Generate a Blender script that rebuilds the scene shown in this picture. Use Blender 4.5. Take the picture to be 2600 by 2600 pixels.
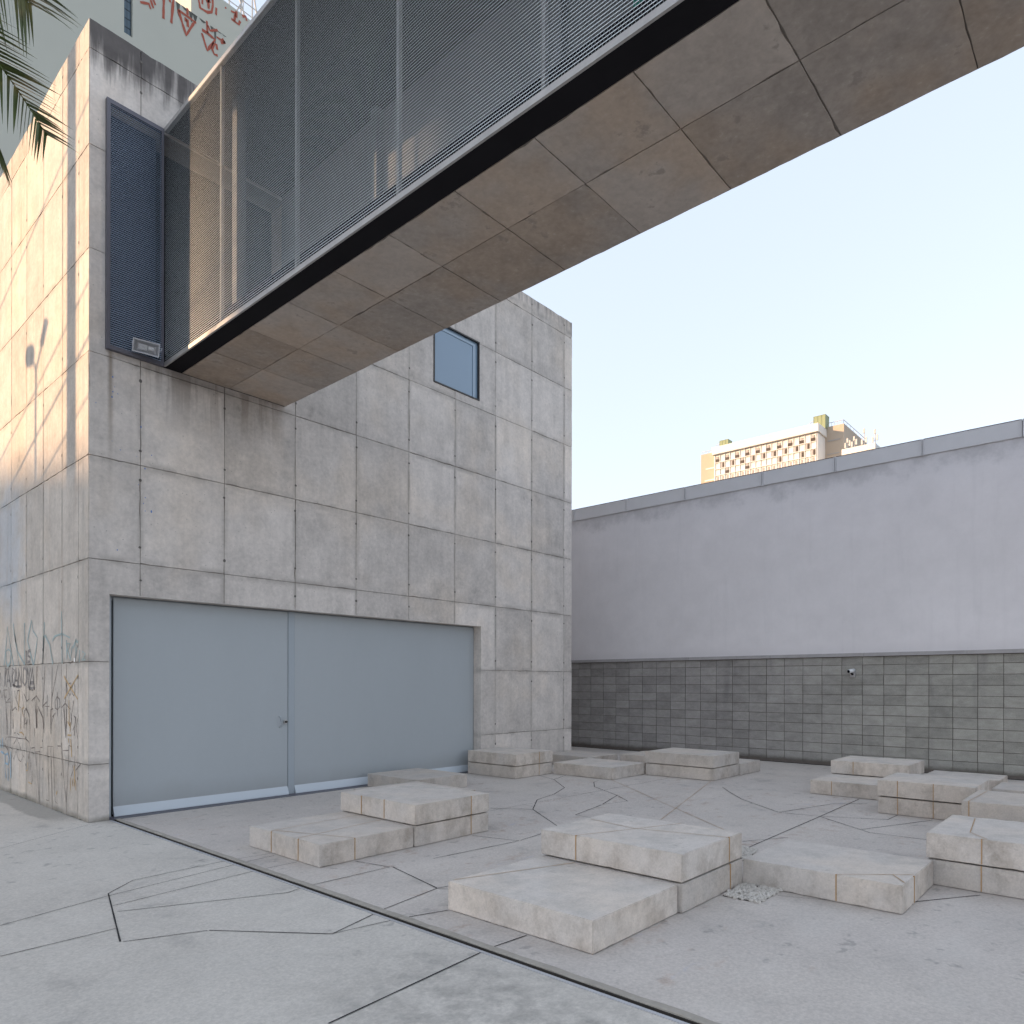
import bpy, bmesh, math, random
from mathutils import Vector, Matrix, noise
R = math.radians
random.seed(7)
for o in list(bpy.data.objects): bpy.data.objects.remove(o, do_unlink=True)
SC = bpy.context.scene
COL = SC.collection

# ------------------------------------------------------------------ camera
CAM = (-3.026, -9.711, 1.734)
cd = bpy.data.cameras.new('camera'); cam = bpy.data.objects.new('camera', cd); COL.objects.link(cam)
cam.location = CAM
cam.rotation_mode = 'QUATERNION'
cam.rotation_quaternion = (Matrix.Rotation(R(41.745 - 90), 4, 'Z') @ Matrix.Rotation(R(90), 4, 'X') @ Matrix.Rotation(0.00168, 4, 'Z')).to_quaternion()
cd.sensor_width = 36; cd.lens = 36 * 1794.37 / 2600
cd.shift_y = (1735.19 - 1300) / 2600
cd.clip_start = 0.05; cd.clip_end = 5000
SC.camera = cam

# ------------------------------------------------------------------ sky, sun, exposure
SUN_EL = 14.0
SUN_TO = Vector((-0.744, 0.669, 0)).normalized()          # horizontal direction towards the sun
w = bpy.data.worlds.new('World'); SC.world = w; w.use_nodes = True
wn = w.node_tree; wn.nodes.clear()
sky = wn.nodes.new('ShaderNodeTexSky'); sky.sky_type = 'NISHITA'; sky.sun_disc = False
sky.sun_elevation = R(SUN_EL); sky.sun_rotation = math.atan2(SUN_TO.x, SUN_TO.y)
sky.altitude = 700; sky.air_density = 1.0; sky.dust_density = 0.5; sky.ozone_density = 1.0
hs = wn.nodes.new('ShaderNodeHueSaturation'); hs.inputs['Saturation'].default_value = 0.50
bg = wn.nodes.new('ShaderNodeBackground'); bg.inputs['Strength'].default_value = 0.15
wo = wn.nodes.new('ShaderNodeOutputWorld')
wn.links.new(sky.outputs[0], hs.inputs['Color']); wb = wn.nodes.new('ShaderNodeVectorMath'); wb.operation = 'MULTIPLY'; wb.inputs[1].default_value = (1.075, 0.995, 0.945)
hz = wn.nodes.new('ShaderNodeMix'); hz.data_type = 'RGBA'; hz.inputs[0].default_value = 0.84; hz.inputs[7].default_value = (0.86, 1.09, 1.40, 1)   # thin even haze over the whole sky
wn.links.new(hs.outputs[0], hz.inputs[6]); wn.links.new(hz.outputs[2], wb.inputs[0]); wn.links.new(wb.outputs[0], bg.inputs['Color']); wn.links.new(bg.outputs[0], wo.inputs[0])
sl = bpy.data.lights.new('sun', 'SUN'); sl.energy = 1.42; sl.angle = R(0.55); sl.color = (1.0, 0.66, 0.38)
so = bpy.data.objects.new('sun', sl); COL.objects.link(so)
sdir = Vector((SUN_TO.x * math.cos(R(SUN_EL)), SUN_TO.y * math.cos(R(SUN_EL)), math.sin(R(SUN_EL))))
so.rotation_mode = 'QUATERNION'; so.rotation_quaternion = sdir.to_track_quat('Z', 'Y'); so.location = (-30, 30, 30)
vs = SC.view_settings
SC.display_settings.display_device = 'sRGB'
vs.view_transform = 'Standard'; vs.look = 'None'; vs.gamma = 1.0; vs.use_curve_mapping = False
vs.exposure = 2.34
SC.cycles.adaptive_threshold = 0.025; SC.cycles.max_bounces = 5; SC.cycles.diffuse_bounces = 3; SC.cycles.glossy_bounces = 2; SC.cycles.transparent_max_bounces = 8

# ------------------------------------------------------------------ survey data (metres)
CUTS = [(0.006, [(-1.695, -3.637), (-0.923, -3.442), (0.264, -3.253), (0.681, -3.21)]), (0.006, [(-0.9, -3.371), (-0.613, -3.108), (0.24, -3.05), (0.7, -3.105)]), (0.012, [(-0.9, -3.371), (-1.242, -4.611)]), (0.006, [(-0.997, -3.748), (0.253, -3.605), (0.697, -3.607)]), (0.006, [(-1.022, -3.925), (0.102, -4.443), (0.245, -4.406)]), (0.007, [(-1.845, -4.321), (-1.166, -4.315)]), (0.007, [(-1.228, -4.626), (-0.754, -4.832)]), (0.008, [(-0.744, -4.838), (-0.206, -5.543)]), (0.007, [(-0.202, -5.535), (0.248, -5.409)]), (0.008, [(0.33, -5.383), (1.006, -5.271)]), (0.006, [(-0.202, -5.535), (0.249, -5.62)]), (0.007, [(0.341, -5.649), (0.673, -5.764)]), (0.01, [(-0.963, -6.623), (0.253, -6.534)]), (0.01, [(0.356, -6.533), (0.666, -6.557)]), (0.008, [(0.358, -4.406), (1.172, -4.426), (1.086, -4.006)]), (0.009, [(1.192, -4.448), (1.006, -5.271)]), (0.007, [(1.013, -5.269), (1.11, -5.298)]), (0.007, [(1.004, -5.279), (1.051, -5.361)]), (0.008, [(1.664, -4.488), (2.817, -4.602)]), (0.007, [(2.669, -4.03), (2.817, -4.602)]), (0.008, [(2.854, -4.594), (3.283, -4.552)]), (0.009, [(4.08, -2.987), (4.41, -3.462)]), (0.013, [(4.41, -3.462), (3.755, -4.393)]), (0.016, [(4.41, -3.462), (5.067, -2.994)]), (0.01, [(5.067, -2.994), (5.648, -2.852), (6.309, -2.554)]), (0.012, [(6.309, -2.554), (6.97, -1.807), (7.225, -1.254)]), (0.009, [(6.97, -1.807), (7.58, -1.606)]), (0.01, [(4.475, -4.141), (5.336, -3.958)]), (0.012, [(5.393, -3.94), (6.218, -3.645)]), (0.013, [(6.218, -3.645), (6.734, -2.856), (7.213, -2.509)]), (0.008, [(7.213, -2.509), (7.433, -2.471)]), (0.011, [(6.218, -3.645), (5.865, -4.064)]), (0.006, [(5.865, -4.064), (5.396, -3.944)]), (0.006, [(4.475, -4.141), (4.457, -4.423)]), (0.005, [(3.937, -3.108), (8.517, -3.239)]), (0.012, [(8.132, -4.474), (7.756, -4.755), (7.175, -5.227), (6.474, -6.043)]), (0.009, [(6.474, -6.06), (7.702, -6.385), (8.009, -6.742)]), (0.009, [(6.463, -6.064), (6.543, -6.574), (6.896, -7.286), (7.319, -7.301)]), (0.01, [(4.118, -6.605), (6.554, -6.57), (8.385, -6.534)]), (0.012, [(6.521, -6.581), (5.886, -7.339)]), (0.009, [(5.886, -7.339), (5.906, -7.934)]), (0.009, [(6.009, -7.219), (7.25, -7.721)]), (0.007, [(4.447, -6.436), (4.979, -6.738)]), (0.009, [(3.302, -8.364), (3.857, -8.719)]), (0.005, [(2.729, -7.488), (2.899, -7.887)]), (0.005, [(-1.079, -0.82), (-0.013, -0.112)])]
FLOOR_ORANGE = [(0.011, [(7.608, -2.632), (4.905, -6.003)]), (0.011, [(8.641, -4.01), (4.936, -5.144)])]
GRAVEL = [[(2.414, -7.157), (2.924, -7.129), (2.893, -7.46), (2.431, -7.463)], [(4.203, -6.492), (4.138, -6.728), (3.71, -6.822), (3.602, -6.791)]]
SLABS = {'L1': (0.71, 1.85, -3.97, -2.65, 0, 0.22), 'L2a': (1.862, 2.98, -3.985, -2.66, 0, 0.22), 'L2b': (1.858, 2.985, -3.99, -2.64, 0.227, 0.445), 'L3': (2.99, 4.14, -2.63, -1.31, 0, 0.22), 'L4': (4.2, 5.3, -1.28, -0.02, 0, 0.22), 'M1': (0.68, 1.78, -7.1, -5.75, 0, 0.22), 'M2a': (1.79, 2.86, -7.13, -5.77, 0, 0.22), 'M2b': (1.8, 2.865, -7.125, -5.75, 0.227, 0.447), 'Fa': (6.55, 7.63, -1.24, -0.03, 0, 0.22), 'Fb': (6.555, 7.64, -1.25, -0.025, 0.227, 0.446), 'F2': (7.62, 8.77, -2.62, -1.28, 0, 0.22), 'F3': (8.81, 9.85, -1.27, -0.04, 0, 0.22), 'F4': (9.865, 10.9, -2.6, -1.33, 0, 0.22), 'Ga': (8.71, 9.79, -4.02, -2.65, 0, 0.22), 'Gb': (8.7, 9.79, -4.03, -2.645, 0.228, 0.447), 'G2': (9.805, 10.72, -4.05, -2.7, 0, 0.22), 'R1': (2.875, 3.92, -8.37, -7.13, 0, 0.22), 'R2a': (3.945, 5.07, -9.6, -8.32, 0, 0.22), 'R2b': (3.94, 5.07, -9.61, -8.31, 0.228, 0.448), 'R3a': (6.11, 7.17, -9.45, -8.23, 0, 0.22), 'R3b': (6.1, 7.18, -9.46, -8.22, 0.227, 0.447), 'R4a': (7.34, 8.35, -8.16, -7.06, 0, 0.22), 'R4b': (7.33, 8.36, -8.17, -7.05, 0.232, 0.45), 'R5': (8.46, 9.46, -6.95, -5.79, 0, 0.22), 'R6a': (9.475, 10.52, -6.95, -5.79, 0, 0.22), 'R6b': (9.47, 10.53, -6.96, -5.78, 0.226, 0.445), 'R7': (10.32, 11.2, -8.04, -6.98, 0, 0.22), 'R8': (9.24, 10.23, -9.2, -8.08, 0, 0.22)}
SLAB_LINES = {'L1': [('x', [(0.71, -3.099, 0.22), (0.71, -3.099, 0.002)]), ('x', [(0.71, -3.602, 0.22), (0.71, -3.602, 0.002)]), ('t', [(0.728, -3.067, 0.22), (1.85, -2.999, 0.22)]), ('t', [(0.731, -3.567, 0.22), (1.85, -3.425, 0.22)]), ('t', [(0.768, -3.081, 0.22), (1.101, -3.97, 0.22)]), ('y', [(1.105, -3.97, 0.22), (1.105, -3.97, 0.002)])], 'L2b': [('x', [(1.858, -3.047, 0.445), (1.858, -3.047, 0.229)]), ('x', [(1.858, -3.464, 0.445), (1.858, -3.464, 0.229)]), ('y', [(2.689, -3.99, 0.445), (2.689, -3.99, 0.229)])], 'L2a': [('y', [(2.692, -3.985, 0.22), (2.692, -3.985, 0.002)])], 'M1': [('t', [(0.739, -5.761, 0.22), (1.778, -6.139, 0.22)])], 'M2b': [('x', [(1.8, -6.132, 0.447), (1.8, -6.132, 0.229)]), ('t', [(2.466, -5.816, 0.447), (2.376, -6.346, 0.447), (2.588, -7.125, 0.447)]), ('t', [(1.8, -6.139, 0.447), (2.857, -6.546, 0.447)]), ('y', [(2.612, -7.125, 0.447), (2.612, -7.125, 0.229)])], 'M2a': [('y', [(2.623, -7.13, 0.22), (2.623, -7.13, 0.002)])], 'R1': [('x', [(2.875, -7.897, 0.22), (2.875, -7.897, 0.002)]), ('t', [(2.875, -7.9, 0.22), (3.281, -8.361, 0.22)]), ('t', [(3.164, -8.237, 0.22), (2.975, -8.361, 0.22)]), ('y', [(3.238, -8.37, 0.22), (3.238, -8.37, 0.002)])], 'R2b': [('x', [(3.94, -8.717, 0.448), (3.94, -8.717, 0.23)]), ('t', [(4.955, -8.519, 0.448), (4.186, -8.598, 0.448), (3.949, -8.755, 0.448), (3.94, -8.725, 0.448)])], 'R2a': [('x', [(3.945, -8.714, 0.22), (3.945, -8.714, 0.002)])], 'R4b': [('x', [(7.33, -7.296, 0.45), (7.33, -7.296, 0.234)]), ('x', [(7.33, -7.71, 0.45), (7.33, -7.71, 0.234)])], 'R4a': [('x', [(7.34, -7.296, 0.22), (7.34, -7.296, 0.002)]), ('x', [(7.34, -7.708, 0.22), (7.34, -7.708, 0.002)])], 'R5': [('x', [(8.46, -6.111, 0.22), (8.46, -6.111, 0.002)])], 'R6b': [('x', [(9.47, -6.135, 0.445), (9.47, -6.135, 0.228)])], 'R3b': [('x', [(6.1, -8.29, 0.447), (6.1, -8.29, 0.229)]), ('t', [(6.114, -8.288, 0.447), (7.145, -8.321, 0.447)])], 'Fb': [('y', [(7.23, -1.25, 0.446), (7.23, -1.25, 0.229)])], 'Fa': [('y', [(7.237, -1.24, 0.22), (7.237, -1.24, 0.002)])]}
TAGS = {'teal': [[(3.87, 2.003), (3.766, 2.285), (3.664, 2.62), (3.497, 2.277), (3.314, 1.984)], [(3.766, 2.229), (3.744, 2.058), (3.639, 1.989), (3.496, 2.053), (3.476, 2.22), (3.62, 2.258), (3.766, 2.229)], [(3.338, 2.647), (3.297, 2.491), (3.099, 2.209), (2.719, 1.996)], [(3.277, 2.49), (3.02, 1.98)], [(2.741, 2.625), (2.719, 2.007)], [(2.378, 2.641), (2.574, 2.352), (2.287, 1.989)], [(2.378, 2.641), (2.307, 2.487), (2.081, 2.374), (2.269, 1.989)], [(1.844, 1.992), (1.797, 2.372), (1.716, 2.388), (1.523, 2.252), (1.38, 1.984)], [(1.765, 2.58), (1.844, 1.992)], [(1.397, 2.306), (1.305, 2.361), (1.005, 2.386), (0.674, 2.315)], [(1.021, 2.681), (0.988, 1.987)], [(0.815, 2.293), (0.8, 2.04)], [(0.801, 2.246), (0.659, 2.241), (0.772, 2.161), (0.658, 2.037), (0.603, 2.183), (0.548, 2.2)], [(0.548, 2.182), (0.439, 2.287), (0.465, 2.042), (0.398, 2.186)], [(0.466, 2.27), (0.358, 2.248)], [(0.304, 2.147), (0.317, 1.994)], [(0.212, 2.126), (0.095, 2.096), (0.224, 2.01), (0.094, 2.025)]], 'grey': [[(3.826, 1.673), (3.806, 1.968), (3.701, 1.944), (3.793, 1.832)], [(3.72, 1.662), (3.626, 1.955), (3.493, 1.663)], [(3.679, 1.764), (3.535, 1.763)], [(3.412, 1.663), (3.406, 1.963), (3.274, 1.928), (3.393, 1.83), (3.292, 1.664)], [(3.272, 1.664), (3.195, 1.96), (3.076, 1.665)], [(3.245, 1.763), (3.104, 1.763)], [(3.038, 1.665), (3.051, 1.958), (2.885, 1.666), (2.906, 1.978)], [(2.793, 1.933), (2.737, 1.954), (2.608, 1.91), (2.614, 1.762), (2.717, 1.688), (2.81, 1.741), (2.793, 1.933)], [(2.59, 1.952), (2.506, 1.825), (2.428, 1.95)], [(2.506, 1.825), (2.541, 1.652)], [(2.479, 1.626), (2.339, 1.949), (2.232, 1.628)], [(2.444, 1.731), (2.268, 1.731)], [(2.628, 2.206), (2.616, 2.016)], [(2.429, 2.206), (2.544, 2.193), (2.555, 2.13), (2.446, 2.107), (2.457, 2.044), (2.554, 2.036)], [(3.372, 1.697), (3.135, 1.676)], [(3.193, 1.664), (2.904, 1.677)], [(2.48, 1.652), (2.215, 1.659)]], 'black': [[(2.113, 1.966), (2.138, 1.547), (2.372, 1.466)], [(2.138, 1.547), (1.975, 1.468)], [(2.214, 1.515), (2.108, 1.087)], [(2.128, 1.516), (2.108, 1.077)], [(1.73, 1.99), (1.777, 1.621), (1.841, 1.38)], [(1.792, 1.421), (1.774, 1.089)], [(1.411, 1.975), (1.424, 1.526), (1.469, 1.103)], [(1.151, 1.985), (1.424, 1.526)], [(1.808, 1.41), (1.646, 1.469)], [(1.726, 1.402), (1.534, 1.407)], [(1.621, 1.563), (1.619, 1.266)], [(1.455, 1.36), (1.377, 1.381)], [(1.393, 1.39), (1.407, 1.263), (1.269, 1.321)], [(1.194, 1.549), (1.285, 1.49), (1.269, 1.393), (1.178, 1.367), (1.074, 1.417), (1.089, 1.512), (1.194, 1.549)], [(1.194, 1.607), (1.184, 1.28)], [(0.8, 1.979), (0.827, 1.779), (0.826, 1.591), (0.86, 1.46), (1.023, 1.399)], [(0.86, 1.46), (0.655, 1.39)], [(0.912, 1.421), (0.853, 1.13)], [(0.811, 1.423), (0.795, 1.132)], [(0.798, 1.732), (0.783, 1.564)], [(0.727, 1.713), (0.657, 1.732), (0.615, 1.686), (0.67, 1.653), (0.614, 1.612), (0.67, 1.565), (0.727, 1.602)], [(0.546, 1.723), (0.587, 1.668), (0.573, 1.594), (0.523, 1.567), (0.477, 1.604), (0.477, 1.686), (0.518, 1.732), (0.546, 1.723)], [(3.911, 1.615), (3.678, 1.617), (3.74, 1.492), (3.804, 1.514)], [(3.889, 1.615), (3.761, 1.378), (3.654, 1.007)], [(3.761, 1.424), (3.492, 1.429), (3.43, 1.341), (3.388, 1.019)], [(3.596, 1.663), (3.513, 1.495), (3.656, 1.448)], [(3.412, 1.608), (3.39, 1.287)], [(3.39, 1.298), (3.211, 1.357), (3.132, 1.316)], [(3.272, 1.609), (3.172, 1.468), (3.095, 1.61), (2.98, 1.622)], [(3.153, 1.468), (3.055, 1.372), (2.902, 1.354), (2.938, 1.038)], [(2.866, 1.634), (2.789, 1.399), (2.826, 1.291)], [(2.753, 1.571), (2.605, 1.456), (2.497, 1.49), (2.479, 1.626), (2.284, 1.627)], [(2.75, 1.049), (2.733, 1.305), (2.641, 1.36), (2.495, 1.259), (2.44, 1.06)], [(3.35, 1.277), (3.328, 1.021)], [(2.659, 1.222), (2.732, 1.113), (2.603, 1.139), (2.585, 1.193), (2.658, 1.051)], [(2.059, 1.395), (1.84, 1.239), (1.79, 1.089)], [(0.531, 1.503), (0.571, 1.355)], [(0.627, 1.354), (0.599, 1.262), (0.668, 1.138)], [(0.516, 1.311), (0.448, 1.268), (0.488, 1.146)], [(4.129, 1.892), (4.041, 1.741), (4.128, 1.683)], [(4.127, 1.625), (3.996, 1.488), (3.91, 1.547)], [(2.184, 1.355), (2.135, 1.075)], [(2.106, 1.357), (2.129, 1.075)], [(2.012, 1.359), (1.829, 1.253), (1.767, 1.045)], [(1.769, 1.365), (1.773, 1.027)], [(1.476, 1.372), (1.46, 1.028)], [(1.333, 1.296), (1.446, 1.15), (1.46, 1.028)], [(0.923, 1.386), (0.829, 1.012)], [(0.817, 1.389), (0.829, 1.012)], [(3.733, 1.315), (3.673, 0.904)], [(3.506, 1.321), (3.466, 0.915)], [(2.657, 1.343), (2.507, 1.27), (2.457, 1.156), (2.439, 0.88)], [(3.615, 0.661), (3.787, 0.733), (3.826, 0.814), (3.692, 0.873), (3.356, 0.89), (2.997, 0.889), (2.654, 0.897), (2.488, 0.858), (2.422, 0.776), (2.519, 0.616)], [(3.392, 0.756), (3.391, 0.615), (3.299, 0.55), (3.173, 0.689), (3.03, 0.56), (2.908, 0.539), (2.822, 0.614), (2.823, 0.81)], [(2.892, 0.708), (2.997, 0.8), (3.139, 0.881), (3.3, 0.782)], [(3.654, 0.823), (3.614, 0.609)], [(2.587, 0.843), (2.619, 0.696)], [(2.822, 0.653), (2.737, 0.62)], [(2.373, 0.779), (2.213, 0.799), (2.181, 0.735), (1.963, 0.754)], [(1.841, 0.821), (1.948, 0.815), (1.963, 0.712), (2.006, 0.152), (1.989, 0.015)], [(2.181, 0.735), (2.006, 0.152)], [(1.604, 0.863), (1.587, 0.557), (1.541, 0.102), (1.673, 0.105)], [(1.604, 0.854), (1.359, 0.862), (1.329, 0.578), (1.285, 0.131), (1.16, 0.105)], [(1.459, 0.845), (1.428, 0.391), (1.397, -0.007)], [(1.169, 0.883), (1.014, 0.89), (0.96, 0.832), (0.724, 0.852)], [(0.987, 0.822), (0.932, 0.541), (0.811, 0.158), (0.784, -0.01)], [(0.596, 0.911), (0.711, 0.916), (0.723, 0.712), (0.811, 0.158)], [(0.611, 1.335), (0.61, 1.226), (0.686, 1.181), (0.648, 1.115)], [(0.522, 1.313), (0.447, 1.29), (0.484, 1.18), (0.559, 1.119)], [(0.385, 1.276), (0.434, 1.149), (0.359, 1.02)], [(0.484, 1.147), (0.496, 1.055)], [(0.582, 0.68), (0.531, 0.617), (0.619, 0.526)], [(0.444, 0.616), (0.26, 0.709)], [(0.482, 0.797), (0.493, 0.545)], [(2.453, 0.554), (2.388, 0.569), (2.436, 0.441), (2.403, 0.32), (2.323, 0.46)], [(2.322, 0.403), (2.354, 0.258)], [(2.23, 1.08), (2.23, 0.958)], [(3.283, 0.954), (3.193, 0.964)], [(3.104, 0.963), (2.997, 0.938)]], 'orange': [[(0.914, 1.817), (0.368, 1.524)], [(0.356, 1.832), (0.898, 1.525)], [(0.712, 1.509), (0.696, 1.166)], [(2.98, 1.611), (3.055, 1.296)], [(2.752, 1.368), (2.864, 1.333), (2.788, 1.228)], [(0.767, 1.228), (0.668, 1.167)], [(0.763, 1.05), (0.609, 1.053)], [(0.724, 1.009), (0.711, 0.95)], [(0.634, 1.005), (0.595, 0.772)], [(0.645, 0.506), (0.644, 0.338)], [(0.568, 0.505), (0.568, 0.396)], [(0.506, 0.669), (0.481, 0.563), (0.505, 0.402)], [(0.48, 0.496), (0.443, 0.466), (0.435, 0.359)], [(2.552, 0.556), (2.551, 0.441), (2.635, 0.434)], [(2.517, 0.271), (2.354, 0.258)], [(0.648, 1.224), (0.66, 1.097)], [(2.963, 1.098), (2.894, 1.061), (2.998, 0.978), (2.859, 0.984), (2.756, 0.95)], [(1.175, 0.283), (1.23, 0.225)]], 'blue': [[(4.062, 0.822), (4.041, 0.675)], [(3.944, 0.849), (3.923, 0.683)], [(4.041, 0.623), (3.883, 0.602)], [(3.806, 0.607), (3.785, 0.339), (3.745, 0.218)], [(3.766, 0.454), (3.613, 0.445), (3.557, 0.531), (3.633, 0.618), (3.767, 0.589)], [(3.465, 0.66), (3.463, 0.345), (3.462, 0.243)], [(3.613, 0.394), (3.612, 0.189)]]}
RED1 = [[(6.549, 25.099), (6.835, 25.245), (6.893, 25.104)], [(6.893, 25.423), (6.981, 25.197)], [(6.98, 25.486), (7.054, 25.356)], [(7.334, 25.927), (7.32, 25.07)], [(7.68, 26.179), (7.59, 25.104)], [(7.483, 25.974), (7.559, 25.812)], [(7.833, 25.743), (8.113, 25.028), (8.411, 25.725), (8.206, 25.74), (7.833, 25.743)], [(8.158, 26.038), (8.159, 25.801)], [(8.081, 25.652), (8.112, 25.516)], [(8.159, 25.643), (8.175, 25.37)], [(8.411, 25.725), (8.475, 25.731)], [(8.684, 25.499), (8.88, 24.988), (9.175, 25.593), (8.895, 25.644), (8.684, 25.627)], [(8.862, 26.072), (8.895, 25.644)], [(8.894, 25.934), (8.993, 25.808), (9.274, 26.019)], [(9.225, 25.74), (9.561, 25.74)], [(9.442, 25.824), (9.561, 25.74), (9.392, 25.626)], [(9.259, 25.275), (9.225, 25.448), (9.126, 25.413), (9.06, 25.174), (9.143, 25.034), (9.276, 25.074)]]
RED2 = [[(10.355, 30.569), (10.43, 30.217), (10.729, 30.244), (10.918, 30.379), (10.975, 30.719), (10.955, 31.004)], [(10.785, 30.881), (10.785, 30.433)], [(10.672, 30.687), (10.88, 30.8)], [(10.522, 30.69), (10.522, 30.431)], [(11.128, 30.716), (11.11, 30.401)], [(11.516, 31.031), (11.556, 30.983)], [(11.773, 31.042), (11.972, 31.088), (11.933, 30.715)], [(11.793, 30.713), (12.134, 30.701), (12.194, 30.898)], [(12.5, 31.112), (12.459, 31.277), (12.295, 31.182)], [(12.032, 31.208), (12.013, 30.924)]]

# ------------------------------------------------------------------ material helpers
class NT:
    def __init__(s, name):
        s.m = bpy.data.materials.new(name); s.m.use_nodes = True
        s.t = s.m.node_tree; s.t.nodes.clear()
        s.out = s.n('ShaderNodeOutputMaterial'); s.b = s.n('ShaderNodeBsdfPrincipled')
        s.l(s.b.outputs[0], s.out.inputs[0]); s.geo = None
    def n(s, t, **k):
        x = s.t.nodes.new(t)
        for a, v in k.items(): setattr(x, a, v)
        return x
    def l(s, a, b): s.t.links.new(a, b)
    def set(s, sock, v):
        if hasattr(v, 'is_output') or isinstance(v, bpy.types.NodeSocket): s.l(v, sock)
        else: sock.default_value = v
    def math(s, op, a, b=0.0, c=None, clamp=False):
        x = s.n('ShaderNodeMath', operation=op); x.use_clamp = clamp
        s.set(x.inputs[0], a); s.set(x.inputs[1], b)
        if c is not None: s.set(x.inputs[2], c)
        return x.outputs[0]
    def pos(s):
        if s.geo is None: s.geo = s.n('ShaderNodeNewGeometry')
        return s.geo.outputs['Position']
    def xyz(s):
        x = s.n('ShaderNodeSeparateXYZ'); s.l(s.pos(), x.inputs[0]); return x.outputs
    def nxyz(s):
        s.pos(); x = s.n('ShaderNodeSeparateXYZ'); s.l(s.geo.outputs['Normal'], x.inputs[0]); return x.outputs
    def noise(s, scale, detail=4, rough=0.55, stretch=(1, 1, 1), dist=0.0, off=0.0):
        mp = s.n('ShaderNodeMapping'); mp.inputs['Scale'].default_value = stretch
        mp.inputs['Location'].default_value = (off, off * .7, off * 1.3)
        s.l(s.pos(), mp.inputs[0]); x = s.n('ShaderNodeTexNoise')
        x.inputs['Scale'].default_value = scale; x.inputs['Detail'].default_value = detail
        x.inputs['Roughness'].default_value = rough; x.inputs['Distortion'].default_value = dist
        s.l(mp.outputs[0], x.inputs['Vector']); return x.outputs[0]
    def voro(s, scale, stretch=(1, 1, 1)):
        mp = s.n('ShaderNodeMapping'); mp.inputs['Scale'].default_value = stretch
        s.l(s.pos(), mp.inputs[0]); x = s.n('ShaderNodeTexVoronoi'); x.inputs['Scale'].default_value = scale
        s.l(mp.outputs[0], x.inputs['Vector']); return x.outputs['Distance']
    def ramp(s, v, lo, hi, a=0.0, b=1.0):
        x = s.n('ShaderNodeMapRange'); x.interpolation_type = 'SMOOTHSTEP'
        s.set(x.inputs[0], v); x.inputs[1].default_value = lo; x.inputs[2].default_value = hi
        x.inputs[3].default_value = a; x.inputs[4].default_value = b; return x.outputs[0]
    def rand(s): return s.n('ShaderNodeObjectInfo').outputs['Random']
    def value(s, terms, base=1.0):
        v = base
        for w_, t in terms:
            v = s.math('ADD', s.math('MULTIPLY', s.math('SUBTRACT', t, 0.5), w_), v)
        return v
    def scale(s, col, v):
        x = s.n('ShaderNodeVectorMath', operation='SCALE'); s.set(x.inputs[0], col if not isinstance(col, tuple) else col[:3])
        s.set(x.inputs['Scale'], v); return x.outputs[0]
    def mix(s, f, a, b):
        x = s.n('ShaderNodeMix', data_type='RGBA'); s.set(x.inputs[0], f)
        s.set(x.inputs[6], a if not isinstance(a, tuple) else (*a, 1)); s.set(x.inputs[7], b if not isinstance(b, tuple) else (*b, 1)); return x.outputs[2]
    def bump(s, h, strength, dist):
        x = s.n('ShaderNodeBump'); x.inputs['Strength'].default_value = strength; x.inputs['Distance'].default_value = dist
        s.l(h, x.inputs['Height']); s.l(x.outputs[0], s.b.inputs['Normal'])
    def done(s, col, rough=0.8, metal=0.0, spec=0.35):
        s.set(s.b.inputs['Base Color'], col if not isinstance(col, tuple) else (*col, 1))
        s.set(s.b.inputs['Roughness'], rough); s.b.inputs['Metallic'].default_value = metal
        s.b.inputs['Specular IOR Level'].default_value = spec; return s.m

def plain(name, col, rough=0.6, metal=0.0, var=0.12, scale=6, spec=0.4):
    t = NT(name); v = t.value([(var * 1.3, t.noise(scale, 3, .65))])
    return t.done(t.scale(col, v), rough, metal, spec)

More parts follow.
